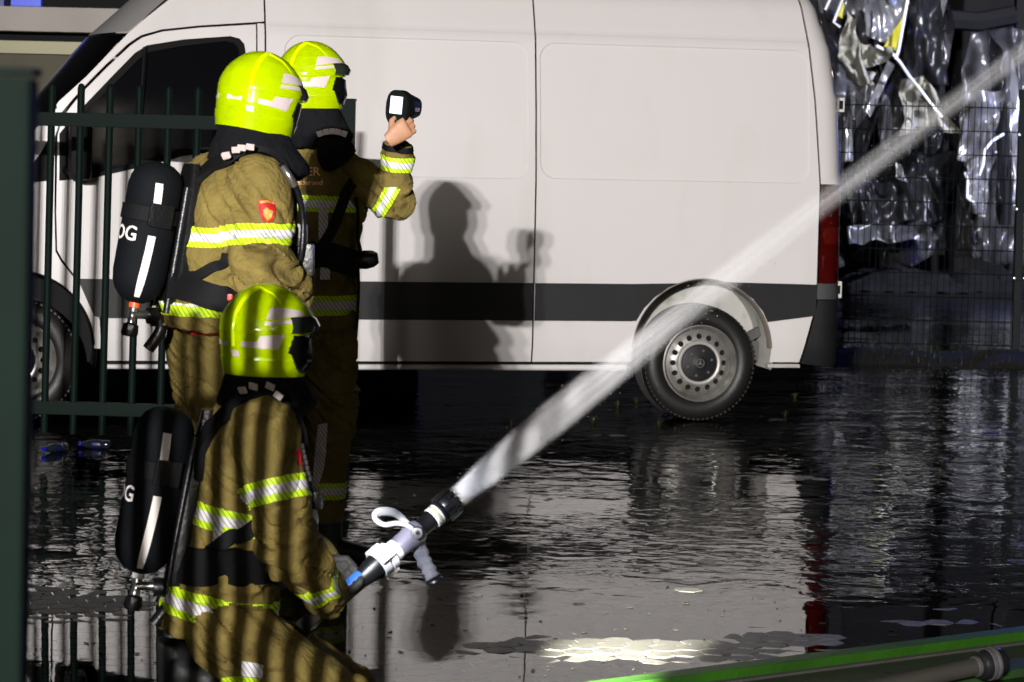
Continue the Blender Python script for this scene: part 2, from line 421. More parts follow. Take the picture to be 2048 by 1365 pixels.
# black side strip, one length per panel
def strip(name, u0, u1, z0=0.590, z1=0.806):
    return vpanel(name, [(u0, z0), (u1, z0), (u1, z1), (u0, z1)], m=M_VB, off=-0.007, thick=0.012)
for u0, u1 in ((-2.618, -3.452), (-2.563, -1.024), (-1.010, -0.428)): strip('side_strip', min(u0, u1), max(u0, u1))
vpanel('side_strip', [(-3.508, 0.60), (-3.455, 0.59), (-3.455, 0.806), (-3.60, 0.806)], m=M_VB, off=-0.006)
vpanel('side_strip', [(0.395, 0.590), (0.690, 0.628), (0.690, 0.812), (0.12, 0.822), (0.21, 0.785), (0.30, 0.725), (0.365, 0.65)], m=M_VB, off=-0.007)
vpanel('side_strip', [(-0.388, 0.592), (-0.12, 0.83), (-0.12, 0.806), (-0.43, 0.806), (-0.43, 0.592)][::-1] if False else [(-0.43, 0.592), (-0.405, 0.592), (-0.36, 0.665), (-0.30, 0.728), (-0.22, 0.785), (-0.16, 0.812), (-0.43, 0.806)], m=M_VB, off=-0.0075)
# rocker under the doors
bm = bmesh.new()
add_box(bm, (-1.95, 0.045, 0.342), (3.0, 0.05, 0.014)); obj('sill_gap', bm, M_SEAM, van)
bm = bmesh.new(); add_tube(bm, [(-3.46, 0.030, 0.318), (-0.45, 0.030, 0.318)], (0.014, 0.02), 10); obj('sill', bm, M_VW, van, True)
bm = bmesh.new(); add_box(bm, (0.505, 0.025, 0.331), (0.20, 0.05, 0.022), bev=0.006); obj('rear_sill', bm, M_LINER, van)
# rear bumper corner
def bump_poly(z0, z1):
    return [(0.612, z0), (lerp_tab(UEND, z0) + 0.012, z0), (lerp_tab(UEND, z1) + 0.012, z1), (0.70, z1), (0.68, 0.60)]
vpanel('rear_bumper', [(0.612, 0.345), (0.875, 0.31), (0.872, 0.72), (0.70, 0.72), (0.680, 0.62)], m=M_VB, off=-0.012, grid=0.035)
M_BG = mat('bumper_grey', (0.055, 0.055, 0.058), 0.5)
vpanel('bumper_step', [(0.695, 0.725), (0.866, 0.725), (0.864, 0.818), (0.695, 0.818)], m=M_BG, off=-0.006, grid=0.03)
M_RED = mat('tail_red', (0.045, 0.0025, 0.002), 0.10, spec=0.6, coat=0.6, vary=0.5, vscale=9)
tl = vpanel('tail_light', [(0.700, 0.822), (0.862, 0.822), (0.861, 1.1), (0.858, 1.395), (0.715, 1.395), (0.702, 1.2)], m=M_RED, off=-0.010, grid=0.03)
for zz, hh, cc in ((0.94, 0.10, (0.05, 0.002, 0.002)), (1.10, 0.10, (0.075, 0.005, 0.003)), (1.26, 0.12, (0.04, 0.003, 0.003))):
    bm = bmesh.new(); add_panel(bm, round_rect(0.725, 0.835, zz - hh / 2, zz + hh / 2, 0.02), [], vf(-0.014), 0.03, 0.006)
    obj('lens', bm, mat('lens%d' % int(zz * 100), cc, 0.08, coat=1.0, bump=0.5, bscale=60), tl, True)
for z_ in (1.87, 0.775):
    bm = bmesh.new(); add_box(bm, (lerp_tab(UEND, z_) + 0.02, 0.165, z_), (0.03, 0.05, 0.085 if z_ > 1 else 0.10), bev=0.004); h_ = obj('door_hinge', bm, M_VW, van)
    bm = bmesh.new(); add_box(bm, (lerp_tab(UEND, z_) + 0.012, 0.138, z_), (0.02, 0.012, 0.05)); obj('hinge_pin', bm, M_SEAM, h_)
# small side marker and the filler flap edge
# inner shell: dark, closes the seams; roof, far side, back, floor
bm = bmesh.new()
add_box(bm, (-0.96, 1.0, 1.54), (3.15, 1.56, 1.34))
obj('cargo_shell', bm, M_SEAM, van)
bm = bmesh.new(); add_box(bm, (-1.55, 1.02, 0.60), (4.5, 1.24, 0.55)); obj('underbody', bm, M_SEAM, van)
nd = 16
bm = bmesh.new()
rows = []
for ux in [-3.0, -2.85, -2.6, -2.0, -1.0, 0.0, 0.4, 0.56, 0.66]:
    row = []
    for k in range(nd + 1):
        d = 0.42 + (1.58 - 0.42) * k / nd
        zz = 2.60 + 0.045 * math.sin(PI * k / nd) - (0.06 * max(0, (ux - 0.4)) / 0.26) - (0.05 if ux < -2.9 else 0)
        row.append(bm.verts.new((ux, d, zz)))
    rows.append(row)
for a, b in zip(rows, rows[1:]):
    for k in range(nd): bm.faces.new((a[k], a[k + 1], b[k + 1], b[k]))
obj('roof', bm, M_VW, van, True)
bm = bmesh.new(); rows = []
for z in (0.35, 0.8, 1.4, 1.8, 2.2, 2.45, 2.56, 2.60):
    rows.append([bm.verts.new((u, 2.0 - lerp_tab(PROF, z), z)) for u in (lerp_tab([(.35,-3.4),(1.4,-3.7),(1.9,-3.5),(2.2,-3.2),(2.6,-2.85)], z), -2.6, -1.0, 0.5, lerp_tab(UEND, z) - 0.05)])
for a, b in zip(rows, rows[1:]):
    for k in range(4): bm.faces.new((a[k], a[k + 1], b[k + 1], b[k]))
obj('far_side', bm, M_VW, van, True)
bm = bmesh.new(); rows = []
for z in (0.72, 1.0, 1.4, 1.8, 2.05, 2.2, 2.35, 2.47, 2.55):
    i0 = lerp_tab(PROF, z) + 0.14
    rows.append([bm.verts.new((lerp_tab(UEND, z), i0 + (2.0 - 2 * i0) * k / 8, z)) for k in range(9)])
for a, b in zip(rows, rows[1:]):
    for k in range(8): bm.faces.new((a[k], a[k + 1], b[k + 1], b[k]))
obj('rear_doors', bm, M_VW, van, True)
bm = bmesh.new(); add_box(bm, (0.84, 1.0, 0.52), (0.08, 1.72, 0.38), bev=0.02); obj('bumper_beam', bm, M_VB, van)
# windscreen, its header and the bonnet
def screen_rows(tab, b):
    rows = []
    for u, z in tab:
        rows.append([(u - b * (1 - ((d - 1.0) / 0.93) ** 2) * 1.0, d, z) for d in [0.09 + 1.82 * k / 14 for k in range(15)]])
    return rows
def grid_obj(name, rows, m):
    bm = bmesh.new(); vv = [[bm.verts.new(p) for p in r] for r in rows]
    for a, b in zip(vv, vv[1:]):
        for k in range(len(a) - 1): bm.faces.new((a[k], a[k + 1], b[k + 1], b[k]))
    return obj(name, bm, m, van, True)
grid_obj('windscreen', screen_rows([(-3.335, 2.158), (-3.56, 1.90), (-3.80, 1.655), (-4.02, 1.43)], 0.17), M_GLASS)
grid_obj('roof_header', screen_rows([(-2.90, 2.565), (-3.02, 2.45), (-3.12, 2.355), (-3.24, 2.245), (-3.325, 2.170)], 0.17), mat('van_white_shaded', (0.5, 0.49, 0.485), 0.35, coat=0.3))  # shade on the header is put into a darker copy of the white
grid_obj('bonnet', screen_rows([(-4.03, 1.42), (-4.3, 1.33), (-4.62, 1.13), (-4.76, 0.9), (-4.80, 0.42)], 0.20), M_VW)
# cab inside: seats, wheel, dash
M_CAB = mat('cab_cloth', (0.02, 0.02, 0.022), 0.8)
bm = bmesh.new(); add_box(bm, (-2.85, 0.55, 1.15), (0.5, 0.5, 0.25), bev=0.05); add_box(bm, (-2.68, 0.55, 1.55), (0.16, 0.46, 0.65), Matrix.Rotation(R(12), 3, 'Y'), bev=0.05); add_box(bm, (-2.63, 0.55, 1.98), (0.10, 0.26, 0.2), bev=0.04); obj('seat', bm, M_CAB, van, True)
bm = bmesh.new(); add_box(bm, (-3.75, 1.0, 1.3), (0.5, 1.75, 0.25), bev=0.05); obj('dashboard', bm, M_CAB, van, True)
# mirror
bm = bmesh.new(); add_box(bm, (-3.60, -0.15, 1.52), (0.12, 0.22, 0.34), bev=0.045); add_tube(bm, [(-3.66, 0.02, 1.40), (-3.62, -0.10, 1.40)], 0.03, 8); mi = obj('mirror', bm, M_SEAL, van, True)
bm = bmesh.new(); add_box(bm, (-3.545, -0.15, 1.53), (0.008, 0.17, 0.27), bev=0.003); obj('mirror_glass', bm, mat('mirror_glass', (0.12, 0.12, 0.12), 0.1, metal=1.0), mi)

# wheels
def wheel(name, u, zc, steer=0.0, label=None):
    w = empty(name, (u, 0.035, zc), steer); w.parent = van
    RT = zc
    ax = (0, 1, 0)
    bm = bmesh.new()   # tyre cross section: outer face at y=0, inner at .225
    prof = [(0.222, 0.012), (0.235, -0.004), (0.265, -0.012), (0.30, -0.008), (RT - 0.028, 0.004), (RT - 0.012, 0.018), (RT - 0.004, 0.034)]
    t = 0.034
    for k in range(4):
        prof += [(RT - 0.002, t + 0.030), (RT - 0.012, t + 0.033), (RT - 0.012, t + 0.040), (RT - 0.001, t + 0.043)]; t += 0.043
    prof += [(RT - 0.01, 0.213), (0.30, 0.232), (0.235, 0.225), (0.222, 0.2), (0.222, 0.012)]
    add_lathe(bm, prof, (0, 0, 0), ax, 72)
    for k in range(72):     # shoulder blocks
        a = 2 * PI * k / 72
        c = Vector((math.cos(a), 0, math.sin(a)))
        add_box(bm, c * (RT - 0.012) + Vector((0, 0.014, 0)), (0.016, 0.02, 0.010), Matrix.Rotation(-a, 3, 'Y') @ Matrix.Rotation(PI / 2, 3, 'Y'))
    obj('tyre', bm, M_RUB, w, True)
    bm = bmesh.new()
    add_lathe(bm, [(0.224, 0.010), (0.226, -0.006), (0.219, -0.010), (0.213, -0.004), (0.211, 0.012), (0.203, 0.020), (0.199, 0.036), (0.196, 0.06), (0.19, 0.19), (0.22, 0.2)], (0, 0, 0), ax, 64)
    rim = obj('rim', bm, M_RIM, w, True)
    bm = bmesh.new()
    holes = [[(0.155 * math.cos(2 * PI * k / 16) + 0.0165 * math.cos(2 * PI * q / 12), 0.155 * math.sin(2 * PI * k / 16) + 0.0165 * math.sin(2 * PI * q / 12)) for q in range(12)] for k in range(16)]
    out = [(0.198 * math.cos(2 * PI * k / 64), 0.198 * math.sin(2 * PI * k / 64)) for k in range(64)]
    def df(x, z, off):
        r = math.hypot(x, z)
        return (x, lerp_tab([(0.0, 0.035), (0.11, 0.03), (0.125, 0.022), (0.135, 0.026), (0.165, 0.034), (0.185, 0.05), (0.2, 0.058)], r) + off, z)
    add_panel(bm, out, holes, df, 0.018, 0.004)
    obj('rim_disc', bm, M_RIM, w, True)
    bm = bmesh.new(); add_lathe(bm, [(0.196, 0.075), (0.0, 0.075)], (0, 0, 0), ax, 40); obj('brake_backing', bm, M_SEAM, w)
    bm = bmesh.new(); add_lathe(bm, [(0.122, 0.026), (0.128, 0.012), (0.122, 0.008), (0.112, 0.010), (0.108, 0.018)], (0, 0, 0), ax, 56); obj('trim_ring', bm, mat('bright_ring', (0.62, 0.61, 0.58), 0.3, metal=0.5), w, True)
    bm = bmesh.new(); add_lathe(bm, [(0.110, 0.02), (0.106, 0.008), (0.09, 0.003), (0.05, 0.001), (0.034, -0.004), (0.030, -0.006), (0.0, -0.006)], (0, 0, 0), ax, 48); cap = obj('hub_cap', bm, M_VB, w, True)
    for k in range(6):
        bm = bmesh.new(); a = 2 * PI * k / 6 + 0.26; add_lathe(bm, [(0.0, -0.004), (0.008, -0.003), (0.010, 0.006)], (0.075 * math.cos(a), 0, 0.075 * math.sin(a)), ax, 8)
        obj('wheel_bolt', bm, M_RIMD, w, True)
    bm = bmesh.new()
    for k in range(3):
        a = PI / 2 + 2 * PI * k / 3; c = Vector((math.cos(a), 0, math.sin(a))); s = Vector((-math.sin(a), 0, math.cos(a)))
        p = [c * 0.022, s * 0.004, -s * 0.004]; f0 = [bm.verts.new(x + Vector((0, -0.0085, 0))) for x in p]; bm.faces.new(f0)
    add_lathe(bm, [(0.022, -0.0070), (0.024, -0.0088), (0.026, -0.0070)], (0, 0, 0), ax, 32)
    obj('emblem', bm, M_RIM, w)
    return w
wheel('rear_wheel', 0.0, 0.343)
wheel('front_wheel', -3.935, 0.350)
# wheel housings
for cu, cz, r in ((0.0, 0.415, 0.445), (-3.935, 0.42, 0.45)):
    bm = bmesh.new()
    add_lathe(bm, [(r, 0.016), (r - 0.012, 0.05), (r - 0.012, 0.33), (0.10, 0.335)], (cu, 0, cz), (0, 1, 0), 32, R(-14), R(194))
    obj('wheel_housing', bm, M_LINER if cu > -1 else M_SEAM, van, True)
    bm = bmesh.new()
    rr = 0.425 if cu > -1 else 0.43
    add_lathe(bm, [(rr + 0.003, -0.006), (rr - 0.002, -0.009), (rr - 0.008, 0.0), (rr - 0.012, 0.05)], (cu, 0, cz), (0, 1, 0), 40, R(3), R(177))
    obj('arch_lip', bm, mat('arch_lip', (0.20, 0.175, 0.15), 0.6, vary=0.4, vscale=7) if cu > -1 else M_VB, van, True)
# axle bracket seen behind the rear tyre
bm = bmesh.new(); add_box(bm, (0.38, 0.22, 0.50), (0.18, 0.05, 0.05), Matrix.Rotation(R(-28), 3, 'Y')); add_box(bm, (0.36, 0.26, 0.40), (0.12, 0.06, 0.12)); obj('spring_bracket', bm, M_RIMD, van)

# ================================================================== green bar fence behind the firefighters
M_GRN = mat('fence_green', (0.0018, 0.0068, 0.0050), 0.6, spec=0.08, vary=0.25, vscale=3)
M_GRN2 = mat('post_green', (0.0008, 0.0046, 0.0029), 0.65, spec=0.06, vary=0.25, vscale=6)
FY = 12.75
fA, fB = Vector((-2.995, FY + 0.06, 0)), Vector((-0.855, FY - 0.07, 0))
fence = empty('bar_fence', fA); fence.rotation_euler.z = math.atan2((fB - fA).y, (fB - fA).x)
tag(fence, 'dark green steel bar fence standing between the firefighters and the van', 'fence')
FL = (fB - fA).length
for z0, z1 in ((1.641, 1.710), (0.201, 0.267)):
    bm = bmesh.new(); add_box(bm, (FL / 2, 0, (z0 + z1) / 2), (FL, 0.045, z1 - z0), bev=0.004); obj('rail', bm, M_GRN, fence)
bm = bmesh.new(); add_tube(bm, [(0, 0, 0.105), (0, 0, 1.835), (0, 0, 1.850), (0, 0, 1.856)], [0.0188, 0.0188, 0.0135, 0.004], 10)
first = obj('bar', bm, M_GRN, fence, True)
xs_ = []
x = 0.045
while x < FL - 0.09:
    xs_.append(x); x += 0.1464
for i, x in enumerate(xs_):
    o = first if i == 0 else first.copy()
    if i: COL.objects.link(o); o.parent = fence
    o.location = (x + 0.026, -0.0, 0); o.rotation_euler = (0, R(0.9), 0)
bm = bmesh.new(); add_box(bm, (0, 0, 0.90), (0.07, 0.07, 1.80), bev=0.004); add_box(bm, (0, 0, 1.803), (0.076, 0.076, 0.012)); p_ = obj('fence_post', bm, M_GRN, fence); p_.location = (FL + 0.02, 0, 0)

# near fence wing, left of the opening: its end post shows at the frame's edge, its bars throw the striped shadow
nf = empty('gate_fence', (-0.533, 2.6, 0), PI + R(2))
tag(nf, 'near green fence post at the left edge of the picture, out of focus', 'fence')
bm = bmesh.new(); add_box(bm, (0, 0, 0.856), (0.06, 0.06, 1.68), bev=0.005); add_box(bm, (0, 0, 1.702), (0.064, 0.064, 0.008)); o = obj('fence_post', bm, M_GRN2, nf); o.rotation_euler = (0, R(-0.5), 0)
for z in (1.83, 0.17):
    bm = bmesh.new(); add_box(bm, (0.95, 0, z), (1.8, 0.04, 0.06), bev=0.004); obj('rail', bm, M_GRN2, nf)
bm = bmesh.new(); add_tube(bm, [(0, 0, 0.06), (0, 0, 2.05)], 0.0212, 10); first = obj('bar', bm, M_GRN2, nf, True)
for i in range(30):
    o = first if i == 0 else first.copy()
    if i: COL.objects.link(o); o.parent = nf
    o.location = (0.075 + 0.0565 * i, 0, 0)
# ================================================================== background right: mat fence, verge, burnt hall front
M_WIRE = mat('mesh_wire', (0.006, 0.010, 0.012), 0.6, spec=0.2)
MY = 20.5
mf = empty('mesh_fence', (2.3, MY, 0)); tag(mf, 'dark wire mesh fence panel in front of the burnt wreckage', 'fence')
bm = bmesh.new()
for k in range(66):
    add_tube(bm, [(0.05 * k, 0.0, 0.04), (0.05 * k, 0.0, 2.0)], 0.0032, 4, cap=False)
vert = obj('vertical_wires', bm, M_WIRE, mf); tag(vert, kind='stuff')
bm = bmesh.new()
for k in range(11):
    for dy in (-0.007, 0.007): add_tube(bm, [(-0.02, dy, 0.05 + 0.19 * k), (3.3, dy, 0.05 + 0.19 * k)], 0.0045, 4, cap=False)
hz = obj('horizontal_wires', bm, M_WIRE, mf); tag(hz, kind='stuff')
bm = bmesh.new(); add_box(bm, (0, 0, 1.05), (0.06, 0.06, 2.1), bev=0.004); fp = obj('fence_post', bm, M_WIRE, mf); fp.location = (1.735, -0.05, 0); fp.rotation_euler = (0, R(-0.4), 0)
M_BOLT = mat('bolt_metal', (0.5, 0.5, 0.5), 0.3, metal=1.0)
for z in (0.60, 1.15, 1.74):
    bm = bmesh.new(); add_box(bm, (0, 0, 0), (0.11, 0.03, 0.035), bev=0.003); c_ = obj('fence_clamp', bm, M_WIRE, mf); c_.location = (1.735, -0.095, z)
    for x_ in (-0.04, 0.04):
        bm = bmesh.new(); add_lathe(bm, [(0, -0.022), (0.010, -0.02), (0.012, -0.012)], (x_, 0, 0), (0, 1, 0), 8); obj('clamp_bolt', bm, M_BOLT, c_)

# low verge of soil and wet grass between yard and fence
M_SOIL = mat('verge_soil', (0.014, 0.013, 0.008), 0.8, bump=0.8, bscale=60, vary=0.6, vscale=12)
bm = bmesh.new(); rows = []
for i in range(61):
    x = 1.2 + 8.0 * i / 60; row = []
    for j in range(13):
        t = j / 12; y = 18.95 + 1.25 * t + 0.12 * mnoise.noise(Vector((x * 1.2, 0, 2)))
        z = 0.10 * math.sin(PI * t) ** 0.6 * (0.8 + 0.5 * mnoise.noise(Vector((x * 2, y * 2, 0)))) + 0.02 * mnoise.noise(Vector((x * 9, y * 9, 4))) - 0.015
        row.append(bm.verts.new((x, y, z)))
    rows.append(row)
for a, b in zip(rows, rows[1:]):
    for k in range(12): bm.faces.new((a[k], a[k + 1], b[k + 1], b[k]))
verge = tag(obj('verge', bm, M_SOIL, smooth=True), kind='structure')
M_GRASS = mat('grass_blade', (0.014, 0.019, 0.006), 0.5, vary=0.5, vscale=5)
bm = bmesh.new()
rng = random.Random(3)
for k in range(2600):
    x = rng.uniform(1.3, 7.5); y = rng.uniform(18.95, 20.2)
    t = (y - 18.95) / 1.25; z = 0.07 * math.sin(PI * min(1, max(0, t))) - 0.01
    h = rng.uniform(0.03, 0.09); a = rng.uniform(0, 2 * PI); l = rng.uniform(0.01, 0.05)
    p = Vector((x, y, z)); s = Vector((math.cos(a), math.sin(a), 0)) * 0.004; d = Vector((math.cos(a + 1.3) * l, math.sin(a + 1.3) * l, h))
    vv = [bm.verts.new(p - s), bm.verts.new(p + s), bm.verts.new(p + d)]; bm.faces.new(vv)
tag(obj('verge_grass', bm, M_GRASS), 'wet dark grass on the low verge by the mesh fence', 'grass', kind='stuff')

# burnt hall: black frame, hanging foil sheets, rubble
WY = 29.0
M_CHAR = mat('charred', (0.005, 0.005, 0.006), 0.8, spec=0.15, bump=0.6, bscale=20, vary=0.5, vscale=4)
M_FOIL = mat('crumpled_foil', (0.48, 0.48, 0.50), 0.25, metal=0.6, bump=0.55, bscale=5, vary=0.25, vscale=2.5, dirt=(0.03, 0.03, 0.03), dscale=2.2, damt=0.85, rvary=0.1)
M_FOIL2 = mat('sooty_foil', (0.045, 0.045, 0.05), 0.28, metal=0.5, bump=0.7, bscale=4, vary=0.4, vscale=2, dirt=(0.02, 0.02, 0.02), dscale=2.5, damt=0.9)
M_CLAD = mat('sooty_cladding', (0.15, 0.15, 0.165), 0.27, metal=0.45, bump=0.8, bscale=3.5, vary=0.5, vscale=1.6, dirt=(0.004, 0.004, 0.005), dscale=1.3, damt=1.0, rvary=0.12)
M_ASHW = mat('ash_white_rag', (0.42, 0.41, 0.36), 0.8, vary=0.3, vscale=6, dirt=(0.03, 0.03, 0.025), dscale=5, damt=0.95, bump=1.0, bscale=14)
M_YEL = mat('yellow_sheet', (0.55, 0.50, 0.02), 0.5, vary=0.25, vscale=6)
M_BRGT = mat('bent_bright_strip', (0.75, 0.76, 0.80), 0.25, metal=0.35)
hall = empty('burnt_hall', (4.9, WY + 4.0, 0)); tag(hall, 'burnt out hall front, black and gutted, behind the wire mesh fence', 'building')
bm = bmesh.new(); add_box(bm, (0, 0, 4.0), (16, 0.3, 8.0)); obj('back_wall', bm, M_CHAR, hall)
for x in (-3.1, -0.9, 1.1, 3.4):
    bm = bmesh.new(); add_box(bm, (x, -2.2, 3.2), (0.16, 0.16, 6.4)); obj('column', bm, M_CHAR, hall)
bm = bmesh.new(); add_box(bm, (0, -2.2, 5.4), (15, 0.18, 0.3)); obj('beam', bm, M_CHAR, hall)

def sheet(name, quad, Y, m, label, cat, nx=26, nz=34, fold=0.22, fs=1.6, seed=0, group=None, narrow=None, thick=0.006):
    """a hanging crumpled sheet: four corner pixels (tl, tr, br, bl), folded in depth"""
    c = [at(px, py, Y) for px, py in quad]
    bm = bmesh.new(); rows = []
    for j in range(nz + 1):
        t = j / nz; row = []
        for i in range(nx + 1):
            s = i / nx
            if narrow: s_ = 0.5 + (s - 0.5) * lerp_tab(narrow, t)
            else: s_ = s
            p = c[0].lerp(c[1], s_).lerp(c[3].lerp(c[2], s_), t)
            q = Vector((p.x * fs, p.z * fs * 0.45, seed * 7.7))
            d = mnoise.noise(q) + 0.5 * abs(mnoise.noise(q * 2.3)) + 0.25 * mnoise.noise(q * 5.1)
            e = mnoise.noise(q * 1.4 + Vector((9, 1, 2)))
            row.append(bm.verts.new(p + Vector((0.10 * e * fold * 3, -fold * d * 1.2, 0.06 * mnoise.noise(q * 2 + Vector((3, 3, 3)))))))
        rows.append(row)
    for a, b in zip(rows, rows[1:]):
        for k in range(nx): bm.faces.new((a[k], a[k + 1], b[k + 1], b[k]))
    bmesh.ops.solidify(bm, geom=bm.faces[:], thickness=thick)
    o = obj(name, bm, m)
    o.data.polygons.foreach_set('use_smooth', [True] * len(o.data.polygons))
    return tag(o, label, cat, group)
sheet('torn_cladding', [(1630, -60), (1760, -60), (1735, 520), (1640, 545)], WY + 0.7, M_CLAD, 'sooty buckled cladding just right of the van rear', 'cladding', seed=31, fold=0.5, fs=1.7, nx=44, nz=70)
sheet('torn_cladding', [(1755, -60), (1885, -60), (1890, 510), (1760, 550)], WY + 0.9, M_CLAD, 'sooty buckled cladding behind the yellow scrap and bright rods', 'cladding', seed=32, fold=0.5, fs=1.9, nx=44, nz=70)
sheet('torn_cladding', [(1950, 60), (2090, 60), (2090, 530), (1905, 515)], WY + 0.8, M_CLAD, 'sooty buckled cladding behind the glittering foil at right', 'cladding', seed=33, fold=0.5, fs=1.8, nx=44, nz=70)
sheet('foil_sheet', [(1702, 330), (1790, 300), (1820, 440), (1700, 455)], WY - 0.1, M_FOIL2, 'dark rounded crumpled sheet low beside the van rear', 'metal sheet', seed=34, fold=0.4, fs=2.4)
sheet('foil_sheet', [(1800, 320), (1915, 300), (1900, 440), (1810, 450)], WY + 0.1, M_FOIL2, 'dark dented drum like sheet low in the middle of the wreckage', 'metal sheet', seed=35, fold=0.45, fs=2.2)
sheet('foil_sheet', [(1690, 452), (1860, 440), (1880, 478), (1690, 486)], WY - 0.6, M_CLAD, 'long pale scorched strip lying at the foot of the wreckage', 'metal sheet', seed=36, fold=0.25, fs=3.0)
sheet('foil_sheet', [(1722, -30), (1808, -30), (1795, 100), (1722, 62)], WY - 0.2, M_FOIL, 'bright crumpled foil sheet at the top, left of the yellow scrap', 'metal sheet', seed=1, fold=0.28, fs=2.4)
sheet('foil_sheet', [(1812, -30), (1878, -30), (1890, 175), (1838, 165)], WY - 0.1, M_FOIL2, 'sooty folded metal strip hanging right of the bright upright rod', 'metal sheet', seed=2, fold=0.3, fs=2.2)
sheet('foil_sheet', [(1845, -40), (1905, -30), (1885, 180), (1838, 120)], WY + 0.25, M_FOIL, 'long grey torn sheet hanging from the top edge, narrowing downward', 'metal sheet', seed=3, fold=0.3, fs=2.0, narrow=[(0, 1), (0.5, 0.55), (0.75, 0.9), (1, 0.15)])
sheet('foil_sheet', [(1818, 155), (1850, 150), (1905, 262), (1795, 270)], WY - 0.3, M_ASHW, 'pale fan of creased fabric under the bent bright strip', 'fabric', seed=4, fold=0.35, fs=4.0)
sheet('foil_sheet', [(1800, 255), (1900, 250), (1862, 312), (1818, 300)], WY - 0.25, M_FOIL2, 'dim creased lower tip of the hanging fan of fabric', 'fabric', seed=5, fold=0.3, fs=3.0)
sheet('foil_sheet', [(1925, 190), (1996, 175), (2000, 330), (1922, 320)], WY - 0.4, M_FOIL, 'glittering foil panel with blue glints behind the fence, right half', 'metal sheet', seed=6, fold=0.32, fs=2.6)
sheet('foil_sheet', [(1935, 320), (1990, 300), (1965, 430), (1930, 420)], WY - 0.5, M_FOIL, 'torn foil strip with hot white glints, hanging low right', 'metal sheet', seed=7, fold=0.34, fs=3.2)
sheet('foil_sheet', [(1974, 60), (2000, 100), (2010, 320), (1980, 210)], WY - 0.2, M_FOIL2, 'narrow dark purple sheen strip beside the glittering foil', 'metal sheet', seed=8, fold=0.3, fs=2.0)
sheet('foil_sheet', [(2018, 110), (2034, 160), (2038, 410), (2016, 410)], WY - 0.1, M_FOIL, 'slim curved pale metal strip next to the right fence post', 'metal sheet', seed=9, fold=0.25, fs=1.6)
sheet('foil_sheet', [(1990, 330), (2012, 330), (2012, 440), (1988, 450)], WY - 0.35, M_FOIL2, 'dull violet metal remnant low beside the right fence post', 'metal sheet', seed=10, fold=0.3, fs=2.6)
sheet('foil_sheet', [(1690, 255), (1704, 255), (1708, 320), (1688, 322)], WY - 0.2, M_FOIL, 'small pale metal shard close to the rear of the van', 'metal sheet', seed=11, fold=0.15, fs=2.6)
sheet('foil_sheet', [(1773, 120), (1786, 128), (1742, 232), (1730, 222)], WY - 0.25, M_FOIL, 'long slanting silver blade in the black gap', 'metal sheet', seed=12, fold=0.12, fs=2.6, nx=8)
sheet('foil_sheet', [(1790, 322), (1800, 325), (1812, 360), (1790, 362)], WY - 0.45, M_FOIL, 'small pale triangular shard low in the wreckage', 'metal sheet', seed=13, fold=0.15, fs=3, nx=8, nz=10)
sheet('white_rag', [(1682, 20), (1705, 45), (1750, 170), (1690, 165)], WY - 0.45, M_ASHW, 'ragged ash white insulation hanging beside the van rear', 'rag', seed=14, fold=0.45, fs=3.4)
sheet('white_rag', [(1715, 85), (1782, 98), (1775, 125), (1720, 140)], WY - 0.55, M_ASHW, 'ragged ash white insulation below the foil and yellow scrap', 'rag', seed=15, fold=0.4, fs=4)
sheet('white_rag', [(1690, 140), (1742, 140), (1728, 205), (1712, 190)], WY - 0.5, M_ASHW, 'frayed lower end of the ash white insulation', 'rag', seed=16, fold=0.4, fs=4)
sheet('yellow_scrap', [(1804, 40), (1812, 10), (1790, 107), (1764, 96)], WY - 0.6, M_YEL, 'bright yellow triangular scrap against the upright rod', 'scrap', seed=17, fold=0.06, fs=2, nx=10, nz=14)
sheet('yellow_scrap', [(1682, 0), (1688, 10), (1684, 42), (1674, 38)], WY - 0.6, M_YEL, 'small yellow scrap high beside the van rear', 'scrap', seed=18, fold=0.06, fs=2, nx=8, nz=10)
def rod(name, pts, Y, r, m, label, cat='rod'):
    bm = bmesh.new(); add_tube(bm, [at(a, b, Y + dy) for a, b, dy in pts], r, 7); return tag(obj(name, bm, m, smooth=True), label, cat)
rod('bright_rod', [(1818, -20, 0), (1806, 50, 0), (1797, 100, 0), (1791, 119, 0)], WY - 0.8, 0.018, M_BRGT, 'bright white upright rod beside the yellow scrap')
rod('bright_rod', [(1752, 92, 0), (1785, 108, 0.1), (1800, 125, 0.1), (1818, 152, 0.2), (1835, 173, 0.1), (1860, 205, 0), (1884, 235, 0)], WY - 0.75, 0.018, M_BRGT, 'bent bright strip running down from the yellow scrap')
rod('bright_rod', [(2008, 268, 0), (1985, 282, 0), (1970, 300, 0), (1966, 330, 0), (1958, 352, 0)], WY - 0.9, 0.017, M_BRGT, 'curled bright strip across the glittering foil')
rod('bright_rod', [(1930, 345, 0), (1935, 360, 0), (1934, 395, 0), (1950, 408, 0)], WY - 0.9, 0.017, M_BRGT, 'hooked bright wire low in front of the foil')
rod('bright_rod', [(1688, -10, 0), (1667, 45, 0), (1680, 55, 0)], WY - 0.8, 0.02, M_FOIL, 'thin bent grey rod high beside the van rear')
rod('bright_rod', [(1664, -10, 0), (1650, 20, 0)], WY - 0.8, 0.02, M_FOIL, 'short grey rod at the top beside the van roof')
rod('charred_beam', [(1850, -20, 0), (1880, 130, 0), (1872, 200, 0), (1830, 330, 0)], WY + 0.1, 0.09, M_CHAR, 'charred curved beam in the middle of the wreckage', 'beam')
rod('charred_beam', [(1990, 120, 0), (2003, 260, 0), (2012, 380, 0), (2010, 450, 0)], WY - 0.3, 0.07, M_CHAR, 'charred leaning beam near the right fence post', 'beam')
rod('charred_beam', [(1900, 40, 0), (1960, 44, 0), (2030, 30, 0)], WY + 1.0, 0.12, M_CHAR, 'charred cross beam high in the dark opening', 'beam')
